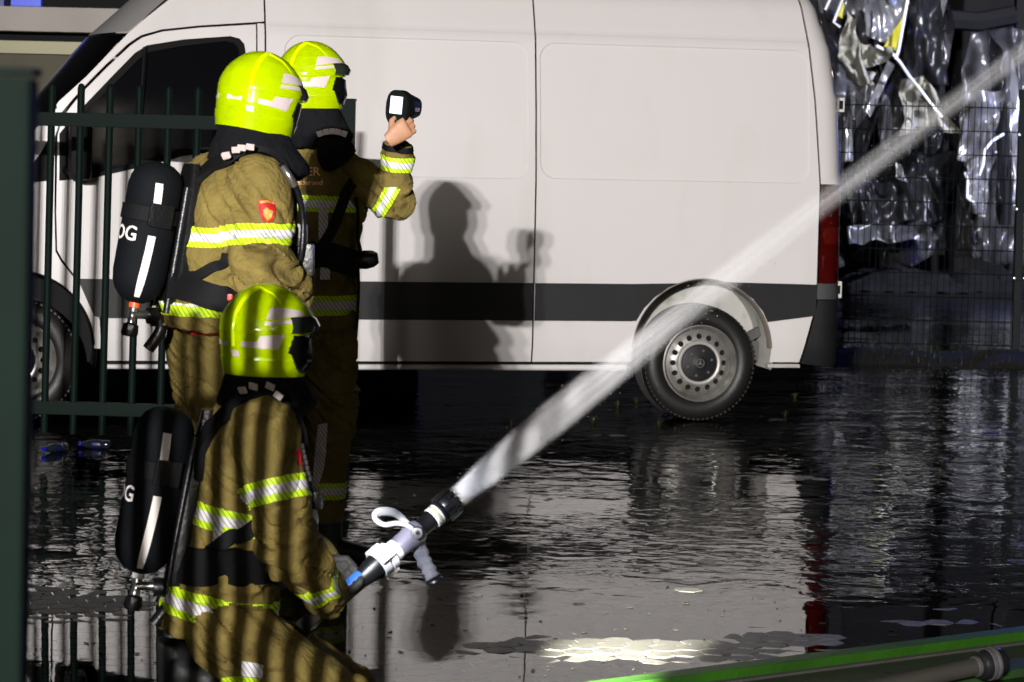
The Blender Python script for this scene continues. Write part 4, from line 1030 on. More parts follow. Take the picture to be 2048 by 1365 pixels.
def hand(parent, palm, dirf, across, grip, m, s=1.0, name='hand', curl=1.0):
    """palm centre, finger direction, direction across the knuckles (index side), direction the fingers curl to"""
    f, a, g = Vector(dirf).normalized(), Vector(across).normalized(), Vector(grip).normalized()
    palm = Vector(palm)
    bm = bmesh.new()
    loft(bm, [(palm - f * 0.055 * s, a * 0.028 * s, g * 0.020 * s), (palm - f * 0.02 * s, a * 0.036 * s, g * 0.019 * s), (palm + f * 0.03 * s, a * 0.042 * s, g * 0.016 * s), (palm + f * 0.045 * s, a * 0.040 * s, g * 0.013 * s)], 18)
    for i, (o_, L) in enumerate(((0.031, 0.072), (0.011, 0.080), (-0.010, 0.075), (-0.030, 0.060))):
        r = 0.0098 * s - 0.0004 * i
        p0 = palm + f * 0.035 * s + a * o_ * s; c = curl * (1 + 0.08 * i); seg = L * s / 3; ang = 0.35 * c; P = [p0]
        for k in range(3):
            d = f * math.cos(ang) + g * math.sin(ang); P.append(P[-1] + d * seg * (1.2, 1.0, 0.8)[k]); ang += 0.85 * c
        add_tube(bm, P, [r, r, r * 0.95, r * 0.8], 10)
        for q in P[1:]: bmesh.ops.create_icosphere(bm, subdivisions=1, radius=r * 0.95, matrix=Matrix.Translation(q))
    T = [palm - f * 0.02 * s + a * 0.028 * s + g * 0.006 * s]; T.append(T[0] + (a * 0.75 + f * 0.5 + g * 0.25).normalized() * 0.036 * s); T.append(T[1] + (f * 0.75 + g * 0.55 + a * 0.1).normalized() * 0.030 * s); T.append(T[2] + (f * 0.6 + g * 0.75).normalized() * 0.022 * s)
    add_tube(bm, T, [0.014 * s, 0.0125 * s, 0.011 * s, 0.009 * s], 10)
    for q in T[1:]: bmesh.ops.create_icosphere(bm, subdivisions=1, radius=0.0098 * s, matrix=Matrix.Translation(q))
    b = fuse(bm, 0.0035, 3)
    return obj(name, b, m, parent, True, world=True)
def ribbon(bm, pts, w, t, nrm):
    """flat strap through points; nrm = outward direction per point or one vector"""
    pts = [Vector(p) for p in pts]; n = len(pts); rings = []
    for i, p in enumerate(pts):
        d = (pts[min(i + 1, n - 1)] - pts[max(i - 1, 0)]).normalized()
        nn = Vector(nrm[i] if isinstance(nrm, list) else nrm); s = d.cross(nn).normalized(); u = s.cross(d).normalized()
        rings.append([bm.verts.new(p + s * (a * w / 2) + u * (b * t / 2)) for a, b in ((-1, -1), (1, -1), (1, 1), (-1, 1))])
    for a, b in zip(rings, rings[1:]):
        for k in range(4): bm.faces.new((a[k], a[(k + 1) % 4], b[(k + 1) % 4], b[k]))
    bm.faces.new(rings[0]); bm.faces.new(rings[-1])
def spline(pts, sub=6):
    pts = [Vector(p) for p in pts]; out = []
    for i in range(len(pts) - 1):
        p0, p1, p2, p3 = pts[max(i - 1, 0)], pts[i], pts[i + 1], pts[min(i + 2, len(pts) - 1)]
        for k in range(sub):
            t = k / sub; out.append(0.5 * ((2 * p1) + (p2 - p0) * t + (2 * p0 - 5 * p1 + 4 * p2 - p3) * t * t + (3 * p1 - p0 - 3 * p2 + p3) * t ** 3))
    out.append(pts[-1]); return out
def wrap_strap(body_wm, name, parent, pts, w, m, towards, off=0.006, t=0.004, sub=8):
    """strap laid on the suit: points are dropped on the body surface along the given direction"""
    bvh = BVHTree.FromPolygons([v.co.copy() for v in body_wm.vertices], [tuple(p.vertices) for p in body_wm.polygons])
    P, N = [], []
    for p in spline(pts, sub):
        loc, nor, _, _ = bvh.find_nearest(p)
        if loc is None: continue
        P.append(loc + nor * off); N.append(nor)
    for _ in range(6):
        P = [P[0]] + [(P[i - 1] + P[i] * 2 + P[i + 1]) / 4 for i in range(1, len(P) - 1)] + [P[-1]]
        N = [N[0]] + [(N[i - 1] + N[i] * 2 + N[i + 1]).normalized() for i in range(1, len(N) - 1)] + [N[-1]]
    bm = bmesh.new(); ribbon(bm, P, w, t, N)
    return obj(name, bm, m, parent, True, world=True)

# ------------------------------------------------------------------ breathing apparatus
def apparatus(label, top, bot, back, view, text_ang, ring_col, suit_wm, stripe_ang, group='breathing sets worn by the firefighters', rad=0.084, text='VNOG'):
    """top/bottom centres of the cylinder, back = direction from cylinder to the wearer, view = side direction the lettering starts from"""
    top, bot, back = Vector(top), Vector(bot), Vector(back).normalized()
    ax = (top - bot).normalized(); L = (top - bot).length
    root = empty('breathing_apparatus', bot); tag(root, label, 'breathing apparatus', group)
    s = Vector(view).normalized(); s = (s - ax * s.dot(ax)).normalized(); u = ax.cross(s).normalized()
    def cyl(a, h, r): return bot + ax * h + (s * math.cos(a) + u * math.sin(a)) * r
    prof = [(0.0, -0.072), (0.025, -0.070), (0.05, -0.058), (0.070, -0.035), (0.080, -0.008), (rad, 0.02), (rad, L * 0.55), (rad * 0.985, L * 0.56), (rad * 0.985, L * 0.7), (rad, L * 0.71), (rad, L - 0.03), (0.079, L - 0.005), (0.066, L + 0.02), (0.045, L + 0.036), (0.02, L + 0.043), (0, L + 0.044)]
    bm = bmesh.new(); add_lathe(bm, prof, bot, ax, 48); c = obj('cylinder', bm, M_CYL, root, True, world=True)
    # white stripe running down the cover
    bm = bmesh.new(); rows = []
    for k in range(25):
        h = -0.052 + (L + 0.03) * k / 24
        r = lerp_tab(sorted((hh, rr) for rr, hh in prof), h) + 0.0015
        rows.append([bm.verts.new(cyl(stripe_ang + da + 0.10 * math.sin(3 * h / L), h, r)) for da in (-0.14, -0.05, 0.05, 0.14)])
    for k, (a, b) in enumerate(zip(rows, rows[1:])):
        if 13 <= k <= 16: continue
        for q in range(3): bm.faces.new((a[q], a[q + 1], b[q + 1], b[q]))
    obj('reflex_stripe', bm, M_TXT, c, True, world=True)
    vv, ff = text_mesh(text, 0.062, bold=0.001); bm = bmesh.new()
    tv = [bm.verts.new(cyl(text_ang + x / rad, L * 0.36 + y, rad + 0.0015)) for x, y in vv]
    for f in ff: bm.faces.new([tv[i] for i in f])
    obj('lettering', bm, M_TXT, c, world=True)
    bm = bmesh.new(); add_lathe(bm, [(rad, L * 0.555), (rad + 0.006, L * 0.56), (rad + 0.006, L * 0.70), (rad, L * 0.705)], bot, ax, 40); st = obj('cylinder_strap', bm, M_WEB, root, True, world=True)
    ca = stripe_ang + 0.25
    p = cyl(ca, L * 0.63, rad + 0.010); nn = (p - (bot + ax * (p - bot).dot(ax))).normalized(); tt = ax.cross(nn)
    bm = bmesh.new(); add_box(bm, p, (0.075, 0.012, 0.072), Matrix((tt, nn, ax)).transposed(), bev=0.004); obj('buckle', bm, M_BLK, st, True, world=True)
    # valve
    v0 = bot - ax * 0.068
    bm = bmesh.new(); add_lathe(bm, [(0.017, 0.0), (0.018, -0.018), (0.014, -0.020)], v0, ax, 18); obj('valve_ring', bm, ring_col, root, True, world=True)
    bm = bmesh.new(); add_lathe(bm, [(0.012, -0.016), (0.014, -0.03), (0.011, -0.034), (0.011, -0.05), (0.014, -0.054), (0.014, -0.066), (0.009, -0.07)], v0, ax, 16)
    add_tube(bm, [v0 - ax * 0.042, v0 - ax * 0.042 + back * 0.055], [0.011, 0.014], 12); obj('valve', bm, M_METAL, root, True, world=True)
    kn = v0 - ax * 0.07
    bm = bmesh.new(); add_lathe(bm, [(0.012, 0.004), (0.024, -0.002), (0.027, -0.028), (0.022, -0.038), (0, -0.038)], kn, ax, 9); obj('valve_knob', bm, M_BLK, root, True, world=True)
    bm = bmesh.new(); add_lathe(bm, [(0, 0), (0.026, 0.004), (0.026, 0.03), (0.016, 0.04), (0, 0.04)], v0 - ax * 0.045 + back * 0.045, back, 14)
    add_tube(bm, spline([v0 - ax * 0.045 + back * 0.085, v0 - ax * 0.09 + back * 0.10, v0 - ax * 0.15 + back * 0.07]), 0.019, 10); obj('pressure_reducer', bm, M_BLK, root, True, world=True)
    # back plate
    bp = bot + back * 0.105
    bm = bmesh.new(); sd = back.cross(ax).normalized()
    loft(bm, [(bp - ax * 0.10, sd * 0.075, back * 0.02), (bp + ax * 0.0, sd * 0.10, back * 0.024), (bp + ax * L * 0.5, sd * 0.085, back * 0.022), (bp + ax * L * 0.85, sd * 0.07, back * 0.02), (bp + ax * (L + 0.04), sd * 0.045, back * 0.016)], 20, 4)
    for q in (-1, 1): add_tube(bm, [bp - ax * 0.1 + sd * 0.06 * q - back * 0.02, bp + ax * L * 0.9 + sd * 0.05 * q - back * 0.02], 0.012, 10)
    obj('back_plate', bm, M_BLK, root, True, world=True)
    return root, c, (s, u, ax, bot, L)
def decal(wm, parent, name, polys, m, off=0.004, faces=None):
    """lay a flat shape given in picture points on the suit: each point slides along its line of sight onto the body"""
    bvh = BVHTree.FromPolygons([v.co.copy() for v in wm.vertices], [tuple(p.vertices) for p in wm.polygons])
    bm = bmesh.new(); vs = []
    for px, py in polys:
        d = ray(px, py).normalized(); loc, nor, _, _ = bvh.ray_cast(Vector((0, 0, CAMH)), d)
        vs.append(None if loc is None else bm.verts.new(loc + nor * off * 0.5 - d * off))
    for f in faces:
        q = [vs[i] for i in f]
        if None in q or len(set(q)) < 3: continue
        if max((a.co - b.co).length for a in q for b in q) > 0.25: continue
        bm.faces.new(q)
    return obj(name, bm, m, parent, True, world=True)
def poly_decal(wm, parent, name, poly, m, grid=6.0, off=0.004):
    b2 = bmesh.new(); add_panel(b2, poly, [], lambda x, z, o: (x, z, 0), grid, 0.0, back=False)
    b2.verts.index_update(); P = [(v.co.x, v.co.y) for v in b2.verts]; F = [[v.index for v in f.verts] for f in b2.faces]; b2.free()
    return decal(wm, parent, name, P, m, off, F)
class Fr:
    def __init__(s, x, y, deg):
        s.o = Vector((x, y, 0)); a = R(deg); s.f = Vector((math.cos(a), math.sin(a), 0)); s.l = Vector((-math.sin(a), math.cos(a), 0))
    def __call__(s, x, y, z): return s.o + s.f * x + s.l * y + Vector((0, 0, z))
    def sec(s, x, z, rx, ry, y=0.0): return (s(x, y, z), s.l * rx, s.f * ry)

# ------------------------------------------------------------------ 1: standing, seen from behind, in front of the others
F1 = Fr(-0.878, 8.0, 28)
p1 = empty('person', F1(0, 0, 0)); tag(p1, 'standing firefighter in khaki gear wearing an air cylinder, back to the viewer', 'person', 'firefighters')
torso = [F1.sec(-.070, 1.035, .215, .185), F1.sec(-.062, 1.12, .205, .172), F1.sec(-.045, 1.22, .198, .162), F1.sec(-.018, 1.36, .222, .166), F1.sec(0.0, 1.455, .222, .158), F1.sec(.02, 1.525, .185, .130), F1.sec(.035, 1.575, .11, .10), F1.sec(.05, 1.63, .075, .075)]
limbs = {'arm_r': [(F1(0.0, -.185, 1.478), .100), (F1(-.005, -.243, 1.36), .095), (F1(-.005, -.268, 1.20), .084), (F1(.10, -.205, 1.15), .076), (F1(.19, -.06, 1.18), .062)],
         'arm_l': [(F1(0.0, .185, 1.478), .100), (F1(.01, .25, 1.36), .095), (F1(.02, .268, 1.20), .084), (F1(.12, .20, 1.16), .074), (F1(.20, .10, 1.20), .062)],
         'leg_r': [(F1(-.055, -.095, .99), .122), (F1(-.04, -.112, .56), .098), (F1(-.08, -.12, .17), .094)],
         'leg_l': [(F1(-.055, .095, .99), .122), (F1(-.01, .112, .56), .098), (F1(-.03, .12, .17), .094)]}
wr = [(F1(0, -.26, 1.22), .13, 2.2), (F1(-.05, -.2, 1.40), .10, 1.6), (F1(-.06, 0, 1.17), .18, 0.8), (F1(-.05, -.1, .95), .15, 1.0), (F1(-.04, -.11, .56), .16, 1.3)]
b1, w1, lab1 = make_suit(p1, torso, limbs, wr, 1.0)
up = Vector((0, 0, 1))
band_from(w1, p1, 'reflective_band', lab1, {'torso'}, (0, 0, 0), up, 1.285, 1.347, TAPE)
band_from(w1, p1, 'reflective_band', lab1, {'torso'}, (0, 0, 0), up, 1.075, 1.115, TAPE, cuts=(0.8, 0.95))
a1 = (limbs['arm_r'][0][0] - limbs['arm_r'][2][0]).normalized()
band_from(w1, p1, 'reflective_band', lab1, {'arm_r'}, limbs['arm_r'][2][0], (Vector((a1.x * .35, a1.y * .35, a1.z))), 0.098, 0.160, TAPE)
for nm in ('leg_r', 'leg_l'):
    band_from(w1, p1, 'reflective_band', lab1, {nm}, (0, 0, 0), up, .30, .36, TAPE)
band_from(w1, p1, 'red_piping', lab1, {'leg_r', 'leg_l', 'torso'}, (0, 0, 0), up, 1.018, 1.028, [M_REDP, M_REDP], cuts=())
for y in (-.12, .12):
    boot(p1, F1(-.06, y, .12), F1.f, F1(-.06, y, .5))
hand(p1, F1(.20, .02, 1.20), F1.l, up, -F1.f, mat('glove_black', (0.015, 0.015, 0.015), 0.7), 1.1, 'glove')
hand(p1, F1(.21, .02, 1.26), -F1.l, up, -F1.f, mat('glove_black', (0.015, 0.015, 0.015), 0.7), 1.1, 'glove')
hc1 = at(517, 194, 8.02)
make_helmet(p1, hc1, R(36), R(11), R(2), 1.0)
hx = Vector((math.cos(R(36)), math.sin(R(36)), 0)); hy = Vector((-hx.y, hx.x, 0))
make_hood(p1, [(hc1 + Vector((0, 0, -.03)) - hx * .01, hy * .085, hx * .09), (hc1 + Vector((0, 0, -.10)) - hx * .02, hy * .10, hx * .105), (hc1 + Vector((-.0, -.01, -.15)) - hx * .02, hy * .13, hx * .125), (hc1 + Vector((-.0, -.01, -.205)), hy * .165, hx * .15), (hc1 + Vector((0, 0, -.235)) + hx * .01, hy * .165, hx * .15), (hc1 + Vector((0, 0, -.26)) + hx * .01, hy * .12, hx * .12)], 3)
# badge on the sleeve
poly_decal(w1, p1, 'sleeve_badge', [(517, 401), (533, 399), (549, 404), (551, 425), (547, 441), (535, 447), (524, 440), (518, 424)], M_REDP, 5)
for poly in ([(527, 421), (533, 416), (539, 421), (546, 424), (543, 436), (535, 441), (529, 434)], [(520, 403), (533, 402), (547, 406), (547, 410), (533, 407), (520, 408)]):
    poly_decal(w1, b1, 'badge_gold', poly, mat('badge_gold', (0.55, 0.30, 0.05), 0.5, vary=0.5, vscale=90), 4, 0.007)
M_ORNG = mat('orange_ring', (0.75, 0.10, 0.02), 0.4); M_WRING = mat('white_ring', (0.7, 0.7, 0.68), 0.4)
ap1, cy1, _ = apparatus('black air cylinder with white stripe and orange ring, on the standing firefighter', at(315, 353, 7.86), at(278, 560, 7.84), F1.f, (0, -1, 0), -1.30, M_ORNG, w1, 0.22)
wrap_strap(w1, 'waist_belt', ap1, [at(362, 575, 7.84), at(400, 588, 7.76), at(440, 598, 7.74), at(490, 606, 7.76), at(550, 610, 7.9)], 0.078, M_WEB, None, 0.020, 0.014)
wrap_strap(w1, 'shoulder_strap', ap1, [at(388, 420, 7.9), at(386, 360, 7.88), at(400, 325, 7.86), at(440, 305, 7.84), at(500, 306, 7.84), at(548, 330, 7.86), at(588, 390, 7.95), at(606, 470, 8.0), at(600, 560, 8.0)], 0.05, M_WEB, None, 0.014, 0.018)
wrap_strap(w1, 'side_strap', ap1, [at(456, 505, 7.8), at(430, 530, 7.8), at(404, 552, 7.82), at(380, 575, 7.84)], 0.030, M_WEB, None, 0.020, 0.005)
def chain_of_plates(wm, parent, pts, n=6):
    bvh = BVHTree.FromPolygons([v.co.copy() for v in wm.vertices], [tuple(p.vertices) for p in wm.polygons])
    for k in range(n):
        t = (k + 0.5) / n; P = spline(pts, 12); i = int(t * (len(P) - 1)); p = P[i]; d = (P[min(i + 1, len(P) - 1)] - P[max(i - 1, 0)]).normalized()
        loc, nor, _, _ = bvh.find_nearest(p); u_ = (Vector((0, -0.6, 1)) - d * d.dot(Vector((0, -0.6, 1)))).normalized(); nn = d.cross(u_).normalized()
        bm = bmesh.new(); add_box(bm, loc + nor * 0.030 + Vector((0, -0.012, 0.006)), (0.0255, 0.006, 0.020), Matrix((d, nn, u_)).transposed(), bev=0.002); obj('reflex_plate', bm, M_PATCH, parent, world=True)
chain_of_plates(w1, ap1, [at(424, 302, 7.80), at(450, 297, 7.78), at(480, 296, 7.78), at(511, 300, 7.78)], 5)
bm = bmesh.new(); add_tube(bm, spline([at(562, 330, 7.82), at(580, 352, 7.80), at(597, 390, 7.82), at(606, 440, 7.84), at(604, 500, 7.84), at(594, 545, 7.86)]), 0.010, 10); obj('air_hose', bm, M_BLK, ap1, True, world=True)
bm = bmesh.new(); add_tube(bm, spline([at(566, 335, 7.80), at(578, 352, 7.79), at(590, 372, 7.80)]), 0.012, 10); obj('hose_fitting', bm, M_METAL, ap1, True, world=True)
bm = bmesh.new(); add_box(bm, at(460, 595, 7.715), (0.016, 0.012, 0.020), bev=0.004); obj('red_button', bm, mat('red_button', (0.8, 0.02, 0.01), 0.4), ap1, world=True)
bm = bmesh.new(); add_box(bm, at(600, 470, 7.86), (0.045, 0.05, 0.07), bev=0.012); add_box(bm, at(612, 520, 7.88), (0.05, 0.05, 0.10), bev=0.012); obj('regulator', bm, M_BLK, ap1, True, world=True)

# ------------------------------------------------------------------ 2: by the van, raising the thermal camera
PY = 9.75
F2 = Fr(-0.785, PY + 0.05, 60)
p2 = empty('person', F2(0, 0, 0)); tag(p2, 'firefighter near the van raising a small camera in the right hand', 'person', 'firefighters')
torso = [F2.sec(-.02, .895, .205, .17), F2.sec(-.02, 1.05, .205, .165), F2.sec(-.015, 1.2, .198, .155), F2.sec(0, 1.38, .222, .16), F2.sec(.01, 1.475, .212, .150), F2.sec(.02, 1.55, .165, .12), F2.sec(.03, 1.62, .10, .09), F2.sec(.04, 1.71, .075, .075)]
sh2 = F2(0.0, -.165, 1.490); el2 = at(786, 400, PY - .02); wr2 = at(797, 286, PY - .06)
limbs = {'arm_r': [(sh2, .086), (sh2.lerp(el2, .5), .070), (el2, .068), (el2.lerp(wr2, .5), .060), (wr2, .054)],
         'arm_l': [(F2(0, .17, 1.49), .09), (F2(.02, .25, 1.38), .09), (F2(.03, .25, 1.22), .08), (F2(.10, .22, 1.10), .07), (F2(.16, .18, 1.0), .06)],
         'leg_r': [(F2(-.01, -.09, .93), .118), (at(664, 800, PY -0.01), .092), (at(648, 970, PY +0.01), .082), (at(645, 1042, PY +0.01), .080)],
         'leg_l': [(F2(-.01, .09, .93), .118), (F2(.05, .10, .52), .092), (F2(.0, .12, .16), .082)]}
wr = [(el2, .12, 2.4), (sh2, .12, 1.0), (F2(0, 0, 1.1), .2, .8), (at(664, 800, PY -0.01), .14, 1.5)]
b2, w2, lab2 = make_suit(p2, torso, limbs, wr, 5.0)
band_from(w2, p2, 'reflective_band', lab2, {'torso'}, (0, 0, 0), up, .955, 1.030, TAPE)
band_from(w2, p2, 'reflective_band', lab2, {'torso'}, (0, 0, 0), up, 1.345, 1.405, TAPE)
d_ = (el2 - sh2).normalized(); band_from(w2, p2, 'reflective_band', lab2, {'arm_r'}, sh2, d_, .150, .205, TAPE, clip=lambda c, n: (c - el2).dot((wr2 - el2).normalized()) < .06)
d_ = (wr2 - el2).normalized(); band_from(w2, p2, 'reflective_band', lab2, {'arm_r'}, el2, d_, .118, .172, TAPE, clip=lambda c, n: seg_dist(c, el2, wr2) < .085)
band_from(w2, p2, 'cuff_strap', lab2, {'arm_r'}, el2, d_, .192, .213, [M_WEB, M_WEB], cuts=(), clip=lambda c, n: seg_dist(c, el2, wr2) < .085)
for nm in ('leg_r', 'leg_l'): band_from(w2, p2, 'reflective_band', lab2, {nm}, (0, 0, 0), up, .245, .31, TAPE)
# braces and side tapes seen on the back and leg
for poly in ([(637, 412), (657, 412), (655, 470), (637, 480)], [(640, 535), (660, 535), (660, 560), (640, 560)]):
    poly_decal(w2, p2, 'brace_tape', poly, M_BS, 8)
poly_decal(w2, p2, 'leg_tape', [(636, 850), (656, 845), (652, 905), (648, 940), (636, 972), (624, 980), (628, 930)], M_BS, 8)
def text_decal(wm, parent, text, right, base, h, m, name='lettering'):
    vv, ff = text_mesh(text, h / 0.72, bold=0.02 * h); mx = max(x for x, y in vv)
    decal(wm, parent, name, [(right + (x - mx) * 1.0, base - y) for x, y in vv], m, 0.006, ff)
text_decal(w2, p2, 'BRANDWEER', 641, 352, 17, M_TXTO)
text_decal(w2, p2, 'Gelderland', 645, 370, 10, M_TXTO)
boot(p2, at(652, 1072, PY +0.01), Vector((0.95, -0.1, 0)), at(650, 900, PY +0.01), h=0.16)
boot(p2, F2(.02, .12, .11), F2.f, F2(.02, .12, .5), h=0.16)
hand(p2, F2(.19, .16, .93), Vector((.2, .1, -1)), F2.f, -F2.l, mat('glove_black', (0.015, 0.015, 0.015), 0.7), 1.1, 'glove')
hc2 = at(620, 158, PY)
make_helmet(p2, hc2, R(13), R(-1), R(0), 1.0)
hx = Vector((math.cos(R(15)), math.sin(R(15)), 0)); hy = Vector((-hx.y, hx.x, 0))
make_hood(p2, [(hc2 + Vector((0, 0, -.04)) - hx * .01, hy * .085, hx * .09), (hc2 + Vector((0.01, 0, -.11)), hy * .10, hx * .105), (hc2 + Vector((.02, 0, -.16)), hy * .12, hx * .118), (hc2 + Vector((.035, 0, -.21)), hy * .14, hx * .135), (hc2 + Vector((.035, 0, -.26)), hy * .11, hx * .11)], 8)
# harness of the second firefighter
hn = empty('harness', F2(0, 0, 1.2)); tag(hn, 'black harness straps with a hanging mask on the firefighter by the van', 'harness')
wrap_strap(w2, 'waist_belt', hn, [at(598, 520, PY -0.10), at(640, 512, PY -0.13), at(690, 520, PY -0.13), at(715, 530, PY -0.05)], 0.10, M_WEB, None, 0.018, 0.014)
wrap_strap(w2, 'shoulder_strap', hn, [at(640, 500, PY -0.15), at(668, 455, PY -0.15), at(690, 405, PY -0.15), at(706, 360, PY -0.10)], 0.04, M_WEB, None, 0.010, 0.008)
bm = bmesh.new(); loft(bm, [(at(668, 280, PY - .13), Vector((.06, .02, 0)), Vector((0, .04, .02))), (at(673, 300, PY - .15), Vector((.075, .03, 0)), Vector((0, .05, .03))), (at(668, 318, PY - .15), Vector((.062, .03, 0)), Vector((0, .05, .02))), (at(658, 333, PY - .13), Vector((.03, .02, 0)), Vector((0, .03, .02)))], 20, 2); bb = fuse(bm, .008, 3); obj('collar_pad', bb, M_HOOD, hn, True, world=True)
bm = bmesh.new(); add_tube(bm, spline([at(712, 395, PY -0.13), at(716, 430, PY -0.15), at(715, 470, PY -0.15), at(722, 505, PY -0.15)]), 0.007, 8); obj('hanging_strap', bm, M_WEB, hn, True, world=True)
bm = bmesh.new(); add_lathe(bm, [(0, -.035), (.03, -.03), (.036, 0), (.032, .03), (.02, .05), (0, .05)], at(730, 520, PY -0.15), Vector((1, 0, .15)), 18); obj('regulator', bm, M_BLK, hn, True, world=True)
bm = bmesh.new(); add_tube(bm, spline([at(716, 530, PY -0.13), at(717, 580, PY -0.11), at(713, 660, PY -0.11)]), 0.006, 6); obj('hanging_strap', bm, M_WEB, hn, True, world=True)
for k in range(5):
    p = at(640 + 12 * k, 268 - 5 * math.sin(PI * k / 4) , PY - .19); bm = bmesh.new(); add_box(bm, p, (0.022, 0.008, 0.022), Matrix.Rotation(R(-20 + 10 * k), 3, 'Y'), bev=.002); obj('reflex_plate', bm, M_PATCH, hn, world=True)
# thermal camera
tc0 = at(793, 216, PY -0.22); ga = R(60); g = Vector((math.cos(ga), math.sin(ga), 0.0)); s_ = Vector((g.y, -g.x, 0)); tilt = Matrix.Rotation(R(5), 3, g)
uz = tilt @ Vector((0, 0, 1)); s_ = tilt @ s_
tcam = empty('thermal_camera', tc0); tag(tcam, 'black handheld thermal camera with a glowing screen held up before the van', 'camera')
bm = bmesh.new(); loft(bm, [(tc0 + g * -.002, s_ * .046, uz * .062), (tc0 + g * .004, s_ * .050, uz * .066), (tc0 + g * .03 + uz * .002, s_ * .050, uz * .064), (tc0 + g * .06 + uz * .004, s_ * .044, uz * .052), (tc0 + g * .10 + uz * .004, s_ * .037, uz * .043), (tc0 + g * .125 + uz * .004, s_ * .032, uz * .037)], 36, 2.7); obj('body', bm, M_BLK, tcam, True, world=True)
bm = bmesh.new(); loft(bm, [(tc0 + g * .02 - uz * .045, s_ * .024, g * .03), (tc0 + g * .012 - uz * .085, s_ * .018, g * .022), (tc0 + g * .004 - uz * .115, s_ * .017, g * .02), (tc0 + g * .0 - uz * .13, s_ * .016, g * .018)], 18, 3); obj('grip', bm, M_BLK, tcam, True, world=True)
bm = bmesh.new(); add_box(bm, tc0 - g * .0035 + uz * .010, (.052, .003, .064), Matrix((s_, g, uz)).transposed(), bev=.001); obj('screen', bm, mat('screen_glow', (0.5, 0.6, 0.7), 0.2, emit=(0.86, 0.95, 1.0), estr=1.3, vary=0.2, vscale=20), tcam, world=True)
bm = bmesh.new(); add_box(bm, tc0 - g * .0035 - uz * .042, (.014, .003, .014), Matrix((s_, g, uz)).transposed(), bev=.002); obj('button', bm, mat('green_button', (0.01, 0.10, 0.05), 0.4), tcam, world=True)
vv, ff = text_mesh('FLIR', 0.020); bm = bmesh.new(); tv = [bm.verts.new(tc0 + g * (.075 + x) + s_ * (.0465 - .12 * (x + .01)) + uz * (-.008 + y)) for x, y in vv]
for f in ff: bm.faces.new([tv[i] for i in f])
obj('lettering', bm, M_TXT, tcam, world=True)
hand(p2, at(798, 266, PY - .235), Vector((.72, .10, .55)), Vector((-.5, -.05, .8)), Vector((.10, 1, 0)), M_SKIN, 0.95, 'hand', 1.2)
bm = bmesh.new(); add_lathe(bm, [(.026, .120), (.030, .127), (.028, .130), (0, .128)], tc0 + uz * .004, g, 20); obj('lens', bm, M_SHADE, tcam, True, world=True)

# ------------------------------------------------------------------ 3: kneeling with the nozzle
KY = 7.2
F3 = Fr(at(480, 1010, KY).x, KY, 8)
p3 = empty('person', Vector((at(450, 1300, KY).x, KY, 0))); tag(p3, 'kneeling firefighter in khaki gear aiming the hose nozzle', 'person', 'firefighters')
def ks(px, py, rx, ry): return (at(px, py, KY), F3.l * rx, (F3.f + Vector((0, 0, -.12))) * ry)
torso = [ks(432, 1262, .190, .165), ks(438, 1215, .190, .160), ks(455, 1120, .188, .148), ks(482, 1010, .205, .150), ks(500, 905, .215, .150), ks(512, 850, .195, .135), ks(520, 805, .13, .105), ks(524, 765, .075, .075)]
shk, elk, wrk = at(530, 862, 6.99), at(578, 1095, 6.93), at(664, 1200, 7.12)
limbs = {'arm_r': [(shk, .098), (at(556, 975, 6.93), .079), (elk, .074), (at(625, 1160, 7.0), .068), (wrk, .054)],
         'arm_l': [(at(520, 858, 7.42), .098), (at(565, 975, 7.47), .08), (at(590, 1085, 7.46), .074), (at(640, 1125, 7.38), .066), (at(655, 1132, 7.36), .055)],
         'leg_r': [(at(455, 1275, 7.08), .115), (at(580, 1350, 7.05), .105), (at(690, 1408, 7.05), .092), (at(560, 1425, 7.1), .085), (at(430, 1418, 7.12), .08)],
         'leg_l': [(at(455, 1275, 7.32), .115), (at(600, 1335, 7.36), .105), (at(700, 1385, 7.40), .092), (at(560, 1400, 7.36), .085), (at(430, 1395, 7.32), .08)]}
wr = [(elk, .13, 2.0), (shk, .12, 1.0), (at(450, 1180, 7.05), .14, 1.2), (at(520, 1300, 7.0), .14, 1.4), (at(640, 1180, 7.0), .08, 1.6)]
b3, w3, lab3 = make_suit(p3, torso, limbs, wr, 9.0, extra=None)
tz = (torso[4][0] - torso[1][0]).normalized()
band_from(w3, p3, 'reflective_band', lab3, {'torso'}, at(445, 1200, KY), tz, -.040, .038, TAPE)
band_from(w3, p3, 'reflective_band', lab3, {'torso'}, at(470, 1025, KY), tz, -.030, .036, TAPE)
da = (shk - elk).normalized(); band_from(w3, p3, 'reflective_band', lab3, {'arm_r'}, at(556, 985, 6.93), da, -.028, .036, TAPE)
dw = (elk - wrk).normalized(); band_from(w3, p3, 'reflective_band', lab3, {'arm_r'}, at(628, 1165, 7.0), dw, -.028, .030, TAPE, clip=lambda c, n: c.z < 0.5)
dl = (limbs['leg_r'][0][0] - limbs['leg_r'][2][0]).normalized()
poly_decal(w3, p3, 'reflective_band', [(484, 1322), (528, 1330), (524, 1357), (482, 1352)], M_BS, 8)
poly_decal(w3, p3, 'reflective_band', [(425, 1359), (470, 1352), (520, 1358), (520, 1380), (425, 1380)], M_BY, 8)
poly_decal(w3, p3, 'brace_tape', [(428, 1040), (450, 1040), (440, 1078), (426, 1082)], M_BS, 8)
poly_decal(w3, p3, 'sleeve_badge', [(590, 902), (602, 898), (612, 905), (612, 925), (602, 932), (592, 922)], M_REDP, 5)
boot(p3, at(385, 1350, 7.14), Vector((.1, 0, -1)), at(520, 1400, 7.1), h=0.16)
boot(p3, at(395, 1335, 7.30), Vector((.1, 0, -1)), at(520, 1390, 7.3), h=0.16)
M_GLV = mat('glove_dark', (0.03, 0.026, 0.02), 0.7, bump=0.4, bscale=60)
